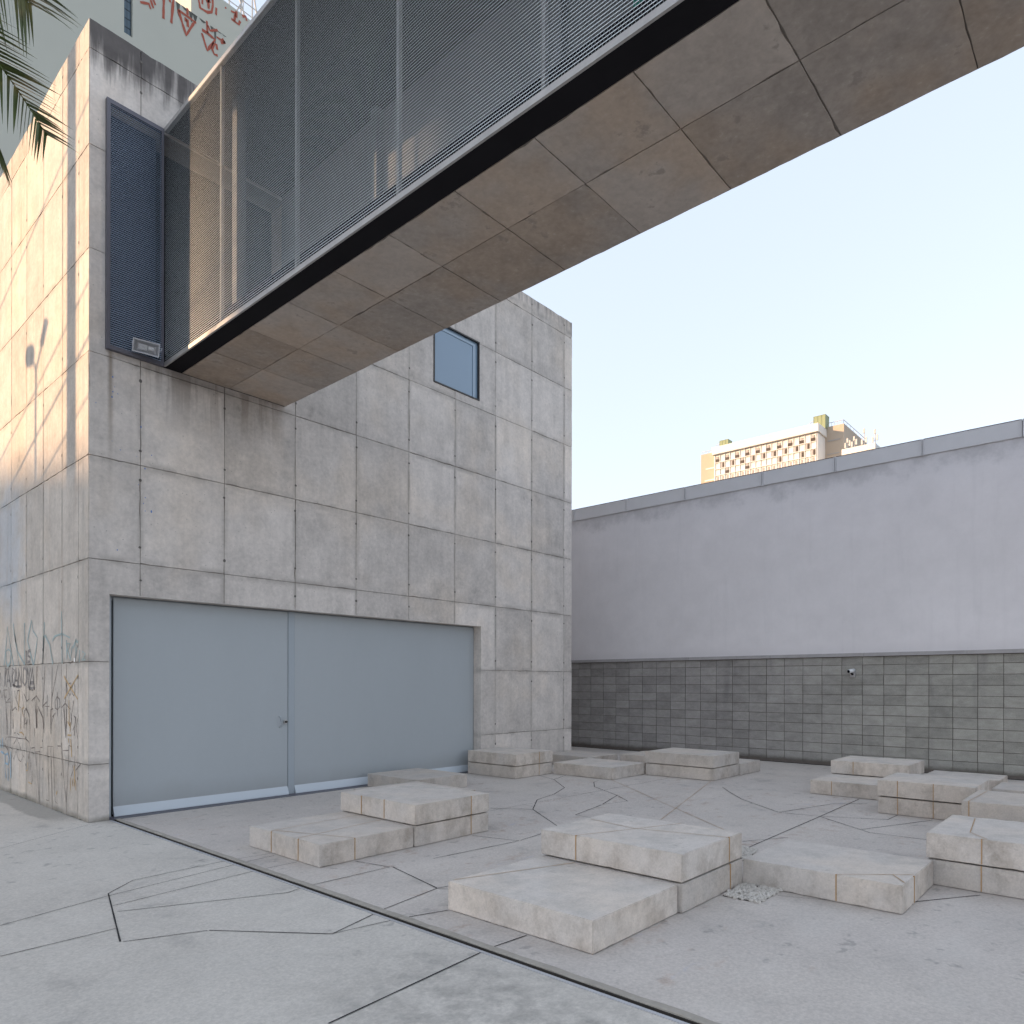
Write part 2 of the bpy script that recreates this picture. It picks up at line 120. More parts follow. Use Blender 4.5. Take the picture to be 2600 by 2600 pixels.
def wall_concrete(name, base, warm, kind):
    t = NT(name); x, y, z = t.xyz()
    big = t.noise(0.55, 3, .6); mid = t.noise(2.6, 5, .66, off=3); fine = t.noise(17, 3, .7, off=9)
    streak = t.noise(1.0, 3, .62, stretch=(7, 7, .45), off=5)
    v = t.value([(.36, big), (.74, mid), (.46, fine), (.30, streak), (.24, t.rand())])
    col = t.scale(base, v)
    col = t.mix(t.math('MULTIPLY', t.ramp(big, .46, .66), .6), col, t.scale(warm, v))
    holes = t.ramp(t.voro(13), .05, .12, 1, 0)
    hm = t.math('MULTIPLY', holes, t.ramp(mid, .46, .56)); col = t.mix(t.math('MULTIPLY', hm, .55), col, (.16, .145, .13))
    dark = t.math('MULTIPLY', t.ramp(mid, .36, .24), .30); col = t.mix(dark, col, (.24, .215, .195))
    # grime and laitance along the formwork joints
    def near_joint(c, o_, s_): return t.math('MULTIPLY', t.math('PINGPONG', t.math('ADD', c, s_ * 20 - o_), s_ / 2), 1.0)
    jz = t.ramp(near_joint(z, .716, 1.28), .0, .11, 1, 0); jx = t.ramp(near_joint(x, .603, 1.1244) if kind == 'front' else near_joint(y, .193, .822), .0, .07, 1, 0)
    jm = t.math('MULTIPLY', t.math('MAXIMUM', jz, t.math('MULTIPLY', jx, .8)), t.ramp(mid, .42, .62)); col = t.mix(t.math('MULTIPLY', jm, .55), col, (.25, .225, .20))
    # soot running down from the coping
    soot_n = t.noise(1.0, 4, .7, stretch=(5.5, 5.5, .5), off=77)
    top = t.ramp(z, 8.75, 9.95); edge = t.math('ADD', t.math('MULTIPLY', top, .62), t.math('MULTIPLY', soot_n, .95))
    edge = t.math('ADD', edge, t.ramp(x, 0.1, 3.0, .17, -.12)) if kind == 'front' else t.math('SUBTRACT', edge, .17)
    soot = t.ramp(edge, .90, 1.20); col = t.mix(t.math('MULTIPLY', soot, .84), col, (.05, .044, .046))
    # damp and moss at the foot
    foot = t.math('ADD', t.ramp(z, 0.0, .26, .72, 0), t.math('MULTIPLY', mid, .6))
    col = t.mix(t.ramp(foot, .80, 1.10, 0, .7), col, (.10, .095, .07))
    if kind == 'front':
        run = t.math('MULTIPLY', t.ramp(t.math('ABSOLUTE', t.math('SUBTRACT', x, .245)), .0, .05, 1, 0), t.math('MULTIPLY', t.ramp(z, 3.9, 5.9), t.ramp(z, 5.9, 5.93, 1, 0)))
        col = t.mix(t.math('MULTIPLY', run, .6), col, (.15, .10, .055))
        bridge_shade = t.math('MULTIPLY', t.ramp(streak, .45, .62), t.math('MULTIPLY', t.ramp(z, 4.9, 5.9), t.ramp(z, 5.9, 5.93, 1, 0)))
        bridge_shade = t.math('MULTIPLY', bridge_shade, t.math('MULTIPLY', t.ramp(x, .4, .9), t.ramp(x, 2.4, 2.9, 1, 0)))
        col = t.mix(t.math('MULTIPLY', bridge_shade, .5), col, (.17, .125, .095))  # brown streaks paint the bridge's shade onto the wall below it
    else:
        b1 = t.math('MULTIPLY', t.ramp(t.math('ABSOLUTE', t.math('SUBTRACT', y, 3.7)), .0, 1.7, 1, 0), t.math('MULTIPLY', t.ramp(z, 2.2, 3.4), t.ramp(z, 4.0, 5.6, 1, 0)))
        b2 = t.ramp(t.math('ADD', b1, t.math('MULTIPLY', mid, 1.5)), .95, 1.75)
        col = t.mix(t.math('MULTIPLY', b2, .38), col, (.38, .48, .60))
        rs = t.ramp(soot_n, .54, .74)
        col = t.mix(t.math('MULTIPLY', rs, .45), col, (.40, .28, .20))
    t.bump(fine, .30, .004)
    return t.done(col, .84, 0, .25)

def soffit_concrete():
    t = NT('soffit_concrete')
    big = t.noise(.9, 3, .6); mid = t.noise(3.2, 5, .68, off=4); fine = t.noise(20, 3, off=8)
    v = t.value([(.50, big), (.62, mid), (.40, fine), (.30, t.rand())])
    col = t.mix(t.ramp(big, .40, .62), t.scale((.445, .385, .335), v), t.scale((.42, .335, .265), v))
    col = t.mix(t.math('MULTIPLY', t.ramp(mid, .60, .68), .55), col, (.23, .20, .175))
    col = t.mix(t.math('MULTIPLY', t.ramp(fine, .64, .74), .35), col, (.52, .46, .41))
    t.bump(fine, .5, .006)
    return t.done(col, .85, 0, .25)

def slab_concrete():
    t = NT('slab_concrete'); x, y, z = t.xyz(); nx, ny, nz = t.nxyz()
    big = t.noise(1.3, 2, .6); mid = t.noise(6.5, 5, .70, off=6); fine = t.noise(60, 3, .7, off=2)
    st = t.noise(3.4, 7, .74, stretch=(1, 1, .8), off=17); r = t.rand()
    v = t.value([(.20, big), (.46, mid), (.46, fine), (.26, r)])
    col = t.mix(t.ramp(big, .36, .64), t.scale((.56, .51, .465), v), t.scale((.58, .51, .445), v))
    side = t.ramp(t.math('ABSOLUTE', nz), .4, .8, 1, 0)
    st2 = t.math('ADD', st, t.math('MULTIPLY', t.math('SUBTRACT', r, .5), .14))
    y_side_shade = t.ramp(t.math('ABSOLUTE', ny), .4, .8)
    st3 = t.math('ADD', st2, t.math('MULTIPLY', y_side_shade, .06))  # extra stain on Y-facing sides also stands in for their weaker light
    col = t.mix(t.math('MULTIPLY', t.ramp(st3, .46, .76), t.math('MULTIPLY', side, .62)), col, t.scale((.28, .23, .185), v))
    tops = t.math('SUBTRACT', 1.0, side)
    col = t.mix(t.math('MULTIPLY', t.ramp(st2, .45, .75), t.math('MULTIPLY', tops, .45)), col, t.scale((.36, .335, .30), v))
    col = t.mix(t.math('MULTIPLY', t.ramp(mid, .62, .70), .35), col, (.25, .22, .185))
    t.bump(fine, .5, .005)
    return t.done(col, .86, 0, .25)

def floor_concrete(name, base, tint, chalk):
    t = NT(name); x, y, z = t.xyz()
    big = t.noise(.30, 3, .6); mid = t.noise(1.5, 5, .68, off=6); fine = t.noise(46, 4, .72, off=2)
    wash_n = t.noise(1.0, 5, .74, stretch=(.7, 1.9, 1), off=29); spot_n = t.noise(6.5, 3, .6, off=51)
    v = t.value([(.22, big), (.40, mid), (.75, fine)])
    col = t.mix(t.ramp(big, .36, .64), t.scale(base, v), t.scale(tint, v))
    col = t.mix(t.math('MULTIPLY', t.ramp(wash_n, .54, .72), .20), col, (.60, .57, .525))
    col = t.mix(t.math('MULTIPLY', t.math('MULTIPLY', t.ramp(spot_n, .60, .70), t.ramp(big, .40, .54)), .5), col, (.24, .225, .21))
    col = t.mix(t.math('MULTIPLY', t.ramp(mid, .42, .26), .38), col, (.22, .21, .205))
    if chalk:
        col = t.mix(t.math('MULTIPLY', t.ramp(wash_n, .36, .25), .34), col, (.33, .36, .52))
        col = t.mix(t.math('MULTIPLY', t.math('MULTIPLY', t.ramp(spot_n, .50, .66), t.ramp(wash_n, .47, .40)), .30), col, (.42, .27, .19))
    else:
        d0 = t.math('ADD', t.ramp(t.math('ABSOLUTE', x), .0, .70, .85, 0), t.math('MULTIPLY', wash_n, .55))
        d0 = t.math('MULTIPLY', t.ramp(d0, .70, .80), t.ramp(y, .25, .9)); col = t.mix(t.math('MULTIPLY', d0, .5), col, (.21, .195, .175))
        px = t.math('SUBTRACT', x, -.35); py = t.math('SUBTRACT', y, -7.2)
        rr = t.math('SQRT', t.math('ADD', t.math('MULTIPLY', px, px), t.math('MULTIPLY', t.math('MULTIPLY', py, py), .35)))
        o0 = t.math('MULTIPLY', t.ramp(rr, .10, 1.0, 1, 0), t.ramp(spot_n, .36, .62)); col = t.mix(t.math('MULTIPLY', o0, .42), col, (.22, .205, .185))
    t.bump(fine, .4, .003)
    return t.done(col, t.ramp(mid, .3, .7, .68, .88), 0, .3)

def block_concrete():
    t = NT('grey_block'); x, y, z = t.xyz(); r = t.rand()
    mid = t.noise(4, 5, .72, stretch=(1, 1, 2.0), off=8); fine = t.noise(60, 2, .7)
    wetn = t.noise(1, 4, .62, stretch=(1, 1.6, .35), off=23)
    v = t.value([(.80, mid), (.45, fine), (.26, r)])
    col = t.mix(t.ramp(y, -7.5, -1.5), t.scale((.345, .33, .295), v), t.scale((.32, .30, .285), v))
    wet = t.math('MULTIPLY', t.ramp(wetn, .54, .72), t.ramp(z, .6, 2.1, .15, .5)); col = t.mix(wet, col, (.14, .135, .14))
    foot = t.math('ADD', t.ramp(z, .0, .34, .7, 0), t.math('MULTIPLY', mid, .6)); col = t.mix(t.ramp(foot, .62, .95, 0, .75), col, (.10, .085, .07))
    t.bump(fine, .5, .004)
    return t.done(col, .9, 0, .2)

def plaster():
    t = NT('painted_plaster'); x, y, z = t.xyz()
    big = t.noise(.4, 3, .6); mid = t.noise(2.2, 5, .70, off=5); st_ = t.noise(1, 4, .65, stretch=(4, 4, .3), off=71)
    v = t.value([(.22, big), (.20, mid)])
    col = t.scale((.78, .74, .745), v)
    d = t.math('ADD', t.ramp(z, 5.3, 6.2, 0, .5), t.math('MULTIPLY', mid, .8)); col = t.mix(t.ramp(d, .66, 1.0, 0, .45), col, (.27, .26, .265))
    col = t.mix(t.math('MULTIPLY', t.ramp(st_, .52, .75), .10), col, (.45, .43, .44))
    low = t.math('MULTIPLY', t.ramp(t.math('ADD', t.ramp(z, 2.3, 3.0, .5, 0), t.math('MULTIPLY', mid, .5)), .55, .85), .25); col = t.mix(low, col, (.42, .395, .405))
    return t.done(col, .8, 0, .25)

def metal(name, col, rough, metallic, var=.2):
    t = NT(name); v = t.value([(var * 1.5, t.noise(7, 3, .7))])
    return t.done(t.scale(col, v), rough, metallic, .5)

M = {}
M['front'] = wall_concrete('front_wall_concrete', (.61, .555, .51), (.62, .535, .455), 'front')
M['side'] = wall_concrete('side_wall_concrete', (.55, .49, .43), (.56, .465, .37), 'side')
M['joint'] = plain('form_joint', (.30, .265, .235), .9, 0, .5, 9)
M['soffit'] = soffit_concrete()
M['soffit_joint'] = plain('soffit_joint', (.20, .172, .15), .9, 0, .4, 9)
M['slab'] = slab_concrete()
M['inlay'] = plain('orange_inlay', (.44, .275, .14), .55, 0, .25, 14)
M['pavement'] = floor_concrete('pavement_concrete', (.575, .53, .475), (.53, .49, .44), False)
M['court'] = floor_concrete('courtyard_concrete', (.56, .505, .455), (.51, .46, .42), True)
M['kerb'] = plain('kerb_concrete', (.36, .325, .28), .85, 0, .5, 8)
M['groove'] = plain('groove_dirt_shade', (.05, .043, .036), .95, 0, .4, 20)
M['cut'] = plain('saw_cut', (.028, .026, .028), .9, 0, .3, 20)
M['block'] = block_concrete()
M['mortar'] = plain('mortar', (.16, .135, .12), .92, 0, .4, 12)
M['plaster'] = plaster()
M['flash'] = plain('zinc_flashing', (.66, .64, .645), .55, 0, .10, 3)
M['ledge'] = plain('ledge_render', (.40, .375, .37), .8, 0, .35, 5)
t = NT('door_paint'); x_, y_, z_ = t.xyz(); nz_ = t.noise(1.4, 4, .7, stretch=(1, 1, .35)); nf = t.noise(14, 3, .7, off=3)
v = t.value([(.09, nz_), (.05, nf)]); dcol = t.scale((.395, .42, .435), v)
dirt = t.math('ADD', t.ramp(z_, .08, .75, .55, 0), t.math('MULTIPLY', nz_, .6)); dcol = t.mix(t.ramp(dirt, .55, 1.0, 0, .28), dcol, (.24, .22, .195))
M['door'] = t.done(dcol, t.ramp(nf, .3, .7, .38, .52), 0, .4)
M['kick'] = plain('kick_plate_paint', (.56, .60, .635), .4, 0, .05, 3)
M['frame'] = plain('door_frame_paint', (.36, .395, .425), .45, 0, .06, 3)
M['steel'] = metal('brushed_steel', (.55, .55, .55), .3, .9, .1)
M['black'] = plain('black_steel', (.012, .011, .013), .85, 0, .5, 3, .12)
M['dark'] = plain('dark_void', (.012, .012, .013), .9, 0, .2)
M['bronze'] = metal('dark_window_frame', (.045, .04, .038), .45, .3, .2)
M['mesh'] = metal('galvanised_mesh', (.80, .84, .86), .45, .25, .10)
M['rail'] = metal('galvanised_rail', (.40, .38, .365), .5, .4, .35)
M['post'] = metal('galvanised_post', (.30, .295, .29), .6, .2, .4)
M['retframe'] = metal('painted_mesh_frame', (.13, .125, .145), .5, .3, .2)
M['inner'] = plain('inner_cladding', (.17, .18, .185), .5, 0, .9, .9)
M['deck'] = plain('bridge_roof_deck', (.09, .09, .09), .8, 0, .3, 2)
M['teal'] = plain('green_pipe_paint', (.02, .26, .20), .5)
M['neigh'] = plain('neighbour_render', (.55, .55, .48), .85, 0, .10, .35)
M['soot'] = plain('sooty_edge', (.12, .12, .105), .9, 0, .9, 2.2)
M['red'] = plain('red_spray', (.43, .115, .075), .8, 0, .3, 3)
M['tan'] = plain('tan_render', (.50, .41, .32), .85, 0, .15, .4)
M['white'] = plain('white_paint', (.74, .72, .68), .7, 0, .08, .5)
M['blind'] = plain('grey_blind', (.40, .37, .35), .8, 0, .15, 1)
M['pane'] = plain('dark_pane', (.075, .055, .04), .2, 0, .5, .5)
M['green'] = plain('green_tank', (.26, .30, .17), .6, 0, .2, 1)
M['antenna'] = plain('antenna_grey', (.55, .53, .50), .6, 0, .1, 2)
M['asphalt'] = plain('asphalt', (.055, .055, .055), .95, 0, .3, .6)
M['cityblock'] = plain('city_render', (.33, .31, .29), .9, 0, .15, .2)
M['lampwhite'] = plain('lamp_white', (.72, .72, .72), .35)
M['alu'] = metal('cast_aluminium', (.5, .5, .52), .45, .5, .1)
for k, c in dict(teal_tag=(.36, .44, .43), grey_tag=(.29, .26, .24), black_tag=(.20, .165, .145), orange_tag=(.56, .38, .20), blue_tag=(.30, .45, .56)).items():
    M[k] = plain(k, c, .85, 0, .5, 9)

t = NT('window_glass'); v = t.value([(.12, t.noise(.8, 3))])
M['glass'] = t.done(t.scale((.20, .285, .375), v), .04, 0, .9)
t = NT('lamp_glass'); t.b.inputs['Transmission Weight'].default_value = .85; t.b.inputs['Alpha'].default_value = .22; M['lampglass'] = t.done((.9, .9, .9), .05, 0, .5)
t = NT('gravel_stone'); v = t.value([(.7, t.noise(28, 3)), (.4, t.noise(150, 2))]); M['gravel'] = t.done(t.scale((.56, .52, .47), v), .85)
t = NT('palm_leaf'); v = t.value([(.9, t.noise(6, 3)), (.5, t.noise(40, 2))])
t.b.inputs['Transmission Weight'].default_value = 0.0
M['leaf'] = t.done(t.mix(t.ramp(t.noise(2.3, 3, off=5), .5, .68), t.scale((.085, .115, .03), v), t.scale((.27, .19, .07), v)), .45, 0, .5)
M['trunk'] = plain('palm_trunk', (.17, .13, .095), .95, 0, .7, 9)
M['wood'] = plain('pole_concrete', (.33, .32, .30), .9, 0, .2, 3)

# ------------------------------------------------------------------ mesh helpers
class MB:
    def __init__(s): s.v = []; s.f = []
    def add(s, vs_, fs):
        b = len(s.v); s.v += [tuple(p) for p in vs_]; s.f += [tuple(b + i for i in q) for q in fs]; return s
    def box(s, x0, x1, y0, y1, z0, z1):
        return s.add([(x, y, z) for x in (x0, x1) for y in (y0, y1) for z in (z0, z1)],
                     [(0, 1, 3, 2), (4, 6, 7, 5), (0, 4, 5, 1), (2, 3, 7, 6), (0, 2, 6, 4), (1, 5, 7, 3)])
    def tube(s, pts, r, n=8, r1=None):
        pts = [Vector(p) for p in pts]; rings = []
        for i, p in enumerate(pts):
            d = (pts[min(i + 1, len(pts) - 1)] - pts[max(i - 1, 0)]).normalized()
            a = d.cross(Vector((0, 0, 1))); a = a.normalized() if a.length > 1e-3 else Vector((1, 0, 0)); b = d.cross(a)
            rr = r if r1 is None else r + (r1 - r) * i / (len(pts) - 1)
            rings.append([p + (a * math.cos(6.2832 * k / n) + b * math.sin(6.2832 * k / n)) * rr for k in range(n)])
        vs_ = [q for g in rings for q in g]; fs = []
        for i in range(len(pts) - 1):
            for k in range(n): fs.append((i * n + k, i * n + (k + 1) % n, (i + 1) * n + (k + 1) % n, (i + 1) * n + k))
        fs.append(tuple(range(n))[::-1]); fs.append(tuple((len(pts) - 1) * n + k for k in range(n)))
        return s.add(vs_, fs)
    def build(s, name, mat, parent=None, smooth=False, recalc=True):
        me = bpy.data.meshes.new(name); me.from_pydata(s.v, [], s.f)
        if recalc:
            bm = bmesh.new(); bm.from_mesh(me); bmesh.ops.recalc_face_normals(bm, faces=bm.faces); bm.to_mesh(me); bm.free()
        return obj(name, me, mat, parent, smooth)
def obj(name, me, mat, parent=None, smooth=False):
    if mat is not None and not me.materials: me.materials.append(mat)
    if smooth:
        for p in me.polygons: p.use_smooth = True
    o = bpy.data.objects.new(name, me); COL.objects.link(o)
    if parent is not None: o.parent = parent
    return o
def box(name, mat, parent, *b): return MB().box(*b).build(name, mat, parent)
def tag(o, label=None, cat=None, group=None, kind=None):
    if label: o['label'] = label
    if cat: o['category'] = cat
    if group: o['group'] = group
    if kind: o['kind'] = kind
    return o
def thing(name, label, cat, group=None):
    o = bpy.data.objects.new(name, None); COL.objects.link(o); return tag(o, label, cat, group, 'thing')
def ribbon(mb, pts, width, place, lift, jitter=.12):
    """flat stroke along 2-D points; place(u, v, d) maps to 3-D, d is the lift off the surface"""
    pts = [Vector(p) for p in pts]
    out_ = []
    for a, b in zip(pts, pts[1:]):
        n_ = max(1, int((b - a).length / .12))
        out_ += [a.lerp(b, i / n_) for i in range(n_)]
    out_.append(pts[-1]); L = []; Rr = []
    for i, p in enumerate(out_):
        d = out_[min(i + 1, len(out_) - 1)] - out_[max(i - 1, 0)]
        d = d.normalized() if d.length > 1e-6 else Vector((1, 0)); n_ = Vector((-d.y, d.x)); wd = width / 2 * (1 + random.uniform(-jitter, jitter) * 2)
        L.append(p + n_ * wd); Rr.append(p - n_ * wd)
    k = len(out_)
    mb.add([place(q.x, q.y, lift) for q in L] + [place(q.x, q.y, lift) for q in Rr], [(i, i + 1, k + i + 1, k + i) for i in range(k - 1)])

def panel_grid(name, mat, parent, cols, rows, openings, place, gap=.0042, depth=.022, rough=.0022, chip=.12):
    """cast panels: one object each, joints recessed, ragged edges"""
    made = []
    for c0, c1 in zip(cols, cols[1:]):
        for r0, r1 in zip(rows, rows[1:]):
            rects = [(c0, c1, r0, r1)]
            for (a0, a1, b0, b1) in openings:
                nxt = []
                for (u0, u1, v0, v1) in rects:
                    if a1 <= u0 or a0 >= u1 or b1 <= v0 or b0 >= v1: nxt.append((u0, u1, v0, v1)); continue
                    if v0 < b0: nxt.append((u0, u1, v0, b0))
                    if v1 > b1: nxt.append((u0, u1, b1, v1))
                    lo, hi = max(v0, b0), min(v1, b1)
                    if u0 < a0: nxt.append((u0, a0, lo, hi))
                    if u1 > a1: nxt.append((a1, u1, lo, hi))
                rects = nxt
            if not rects: continue
            d = random.uniform(-.0022, .0022); mb = MB()
            for (u0, u1, v0, v1) in rects:
                if u1 - u0 < .01 or v1 - v0 < .01: continue
                iu0 = u0 + (gap if abs(u0 - c0) < 1e-6 else 0); iu1 = u1 - (gap if abs(u1 - c1) < 1e-6 else 0)
                iv0 = v0 + (gap if abs(v0 - r0) < 1e-6 else 0); iv1 = v1 - (gap if abs(v1 - r1) < 1e-6 else 0)
                if len(rects) == 1 and (u0, u1, v0, v1) == (c0, c1, r0, r1):
                    n_ = 9; ring = []
                    def jit():
                        j = random.uniform(-rough, rough)
                        return j + (random.uniform(.004, .012) if random.random() < chip else 0)
                    for i in range(n_): ring.append((iu0 + (iu1 - iu0) * i / n_, iv0 + jit()))
                    for i in range(n_): ring.append((iu1 - jit(), iv0 + (iv1 - iv0) * i / n_))
                    for i in range(n_): ring.append((iu1 - (iu1 - iu0) * i / n_, iv1 - jit()))
                    for i in range(n_): ring.append((iu0 + jit(), iv1 - (iv1 - iv0) * i / n_))
                    k = len(ring)
                    mb.add([place(u, v, d) for u, v in ring] + [place(u, v, d - depth) for u, v in ring],
                           [tuple(range(k))] + [(i, (i + 1) % k, k + (i + 1) % k, k + i) for i in range(k)])
                else:
                    q = [(iu0, iv0), (iu1, iv0), (iu1, iv1), (iu0, iv1)]
                    mb.add([place(u, v, d) for u, v in q] + [place(u, v, d - depth) for u, v in q],
                           [(0, 1, 2, 3), (0, 1, 5, 4), (1, 2, 6, 5), (2, 3, 7, 6), (3, 0, 4, 7)])
            if mb.v: made.append(mb.build(name, mat, parent))
    return made

# ------------------------------------------------------------------ the ground
def sheet(name, mat, x0, x1, y0, y1, z0, z1, parent=None): return box(name, mat, parent, x0, x1, y0, y1, z0, z1)
g = MB(); g.add([(-1500, -1500, -.16), (1500, -1500, -.16), (1500, 1500, -.16), (-1500, 1500, -.16)], [(0, 1, 2, 3)])
tag(g.build('ground', M['asphalt'], recalc=False), kind='structure')
pav = tag(sheet('pavement', M['pavement'], -9, .235, -22, 60, -.15, 0), kind='structure')
court = tag(sheet('courtyard_floor', M['court'], .362, 12.7, -22, 12, -.15, .002), kind='structure')
gxy = lambda u, v, d: (u, v, d)
mp_, mc_ = MB(), MB()
for wd, pts in CUTS:
    wd = min(wd, .0095) * 1.1
    for a, b in zip(pts, pts[1:]):
        (mc_ if (a[0] + b[0]) / 2 > .36 else mp_)
        if a[0] < .235 and b[0] > .235:
            f1 = (.233 - a[0]) / (b[0] - a[0]); f2 = (.364 - a[0]) / (b[0] - a[0])
            ribbon(mp_, [a, (.233, a[1] + (b[1] - a[1]) * f1)], wd, gxy, .0035)
            if b[0] > .37: ribbon(mc_, [(.364, a[1] + (b[1] - a[1]) * f2), b], wd, gxy, .0055)
        else: ribbon(mc_ if min(a[0], b[0]) > .3 else mp_, [a, b], wd, gxy, .0055 if min(a[0], b[0]) > .3 else .0035)
tag(mp_.build('saw_cut_lines', M['cut'], pav, recalc=False), kind='stuff'); tag(mc_.build('saw_cut_lines', M['cut'], court, recalc=False), kind='stuff')
for n_k, (wd, pts) in enumerate(FLOOR_ORANGE):
    mo = MB(); ribbon(mo, pts, wd * .75, gxy, .0058 + .0004 * n_k); mo.build('orange_floor_line', M['inlay'], court, recalc=False)
# sliding-gate track between pavement and courtyard
tr = thing('gate_track', 'worn concrete gate track with a dark groove running along the courtyard edge', 'gate track')
box('groove_bed', M['groove'], tr, .235, .300, -22, -.015, -.15, -.035)
box('groove_side', M['groove'], tr, .3005, .3085, -22, -.015, -.12, -.0015)  # dirt strip, near black to paint in the groove's dark depth
box('steel_edge', M['alu'], tr, .2355, .262, -22, -.02, -.034, .004)
kb = MB(); n_ = 150; prof = []
for i in range(n_ + 1):
    y = -22 + i * (22 - .02) / n_; zt_ = .008 + .002 * math.sin(i * 2.1) + random.uniform(-.0025, .0025); xl_ = .309 + random.uniform(-.003, .002)
    prof += [(xl_, y, -.14), (xl_, y, zt_ - .004), (xl_ + .005, y, zt_), (.3615, y, zt_), (.3615, y, -.14)]
kb.add(prof, [(5 * i + k, 5 * i + k + 1, 5 * i + k + 6, 5 * i + k + 5) for i in range(n_) for k in range(4)])
kb.build('kerb_strip', M['kerb'], tr)

# ------------------------------------------------------------------ the concrete building
W, HT = 9.897, 9.949
bld = thing('concrete_building', 'bare board-marked concrete building with big blue-grey doors and graffiti on its sunlit side', 'building')
DOOR = (.235, 6.943, 0.0, 2.857); WIN = (5.68, 6.88, 7.266, 8.42); OPEN = (.19, 2.672, 5.92, 9.03)
# cores (recessed joints show them)
core = MB()
def core_rects(x0, x1, z0, z1, holes):
    rects = [(x0, x1, z0, z1)]
    for (a0, a1, b0, b1) in holes:
        nxt = []
        for (u0, u1, v0, v1) in rects:
            if a1 <= u0 or a0 >= u1 or b1 <= v0 or b0 >= v1: nxt.append((u0, u1, v0, v1)); continue
            if v0 < b0: nxt.append((u0, u1, v0, b0))
            if v1 > b1: nxt.append((u0, u1, b1, v1))
            lo, hi = max(v0, b0), min(v1, b1)
            if u0 < a0: nxt.append((u0, a0, lo, hi))
            if u1 > a1: nxt.append((a1, u1, lo, hi))
        rects = nxt
    return rects
for (u0, u1, v0, v1) in core_rects(.02, W - .02, -.1, HT - .02, [DOOR, WIN, OPEN]): core.box(u0, u1, .0185, .40, v0, v1)
facade = core.build('front_wall', M['joint'], bld)
side = box('side_wall', M['joint'], bld, .0185, .38, .401, 11.0, -.1, HT - .02)
box('far_wall', M['front'], bld, W - .38, W - .003, .401, 11.0, -.1, HT - .01)
box('back_wall', M['front'], bld, .39, W - .39, 10.6, 11.0, -.1, HT - .02)
box('roof', M['deck'], bld, .385, W - .385, .405, 10.59, 9.2, 9.4)
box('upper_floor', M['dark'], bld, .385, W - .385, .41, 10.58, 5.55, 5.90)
cols = [.003] + [.603 + 1.1244 * i for i in range(9)] + [W - .003]
rows = [0.0, .716, 1.996, 3.276, 4.556, 5.836, 7.116, 8.396, 9.585, HT]
fp = lambda u, v, d: (u, -d, v)
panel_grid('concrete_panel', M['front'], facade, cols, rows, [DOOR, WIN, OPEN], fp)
scols = [.003, .37, 1.015] + [1.015 + .822 * i for i in range(1, 13)]
sp_ = lambda u, v, d: (-d, u, v)
panel_grid('concrete_panel', M['side'], side, scols, rows, [], sp_, gap=.0045)
# reveals of the door opening
rv = MB(); rv.box(.2352, .2392, .0, .36, 0, 2.855); rv.box(6.939, 6.9428, .0, .36, 0, 2.855); rv.box(.24, 6.938, .0, .36, 2.8525, 2.8568)
rv.build('door_reveal', M['front'], facade)
# form-tie holes beside the joints
th_ = MB()
def disc(mb, c, r, place, d, n=9, sq=1.0):
    mb.add([place(c[0] + r * math.cos(6.2832 * k / n), c[1] + r * sq * math.sin(6.2832 * k / n), d) for k in range(n)], [tuple(range(n))])
def inside(u, v, rc): return rc[0] - .05 < u < rc[1] + .05 and rc[2] - .05 < v < rc[3] + .05
for u in cols[1:-1]:
    for v in rows[1:-1]:
        for s_ in (-.2, .2):
            q = (u + random.uniform(-.006, .006), v + s_ + random.uniform(-.02, .02))
            if q[1] > HT - .1 or any(inside(*q, rc) for rc in (DOOR, WIN, OPEN)) or random.random() < .06: continue
            disc(th_, q, random.uniform(.016, .023), fp, .0042, 9, random.uniform(.8, 1.2))
for u in scols[1:-1]:
    for v in rows[1:-1]:
        for s_ in (-.2, .2):
            if random.random() < .5: disc(th_, (u + random.uniform(-.004, .004), v + s_), .013, sp_, .0042, 7, 1.8)
tag(th_.build('tie_holes', plain('tie_hole', (.16, .145, .13), .95, 0, .3), facade, recalc=False), kind='stuff')
sk = MB()
for i in range(18):
    disc(sk, (random.choice([.05, .3, .5, .62, .7]) + random.uniform(-.04, .06), random.uniform(3.2, 5.75)), random.uniform(.004, .011), fp, .0038, 6, random.uniform(1, 2))
tag(sk.build('blue_paint_specks', plain('blue_paint', (.12, .22, .5), .6), facade, recalc=False), kind='stuff')
# graffiti on the sunlit side
for n_k, (key, wd) in enumerate((('teal', .030), ('grey', .036), ('black', .012), ('orange', .020), ('blue', .026))):
    for pts in TAGS[key]:
        mb = MB(); ribbon(mb, pts, wd, sp_, .0040 + .0006 * n_k, .25); mb.build('graffiti_stroke', M[key + '_tag'], side, recalc=False)
box('wall_tag_plate', M['lampwhite'], side, -.008, -.0045, .47, .51, 2.0, 2.05)
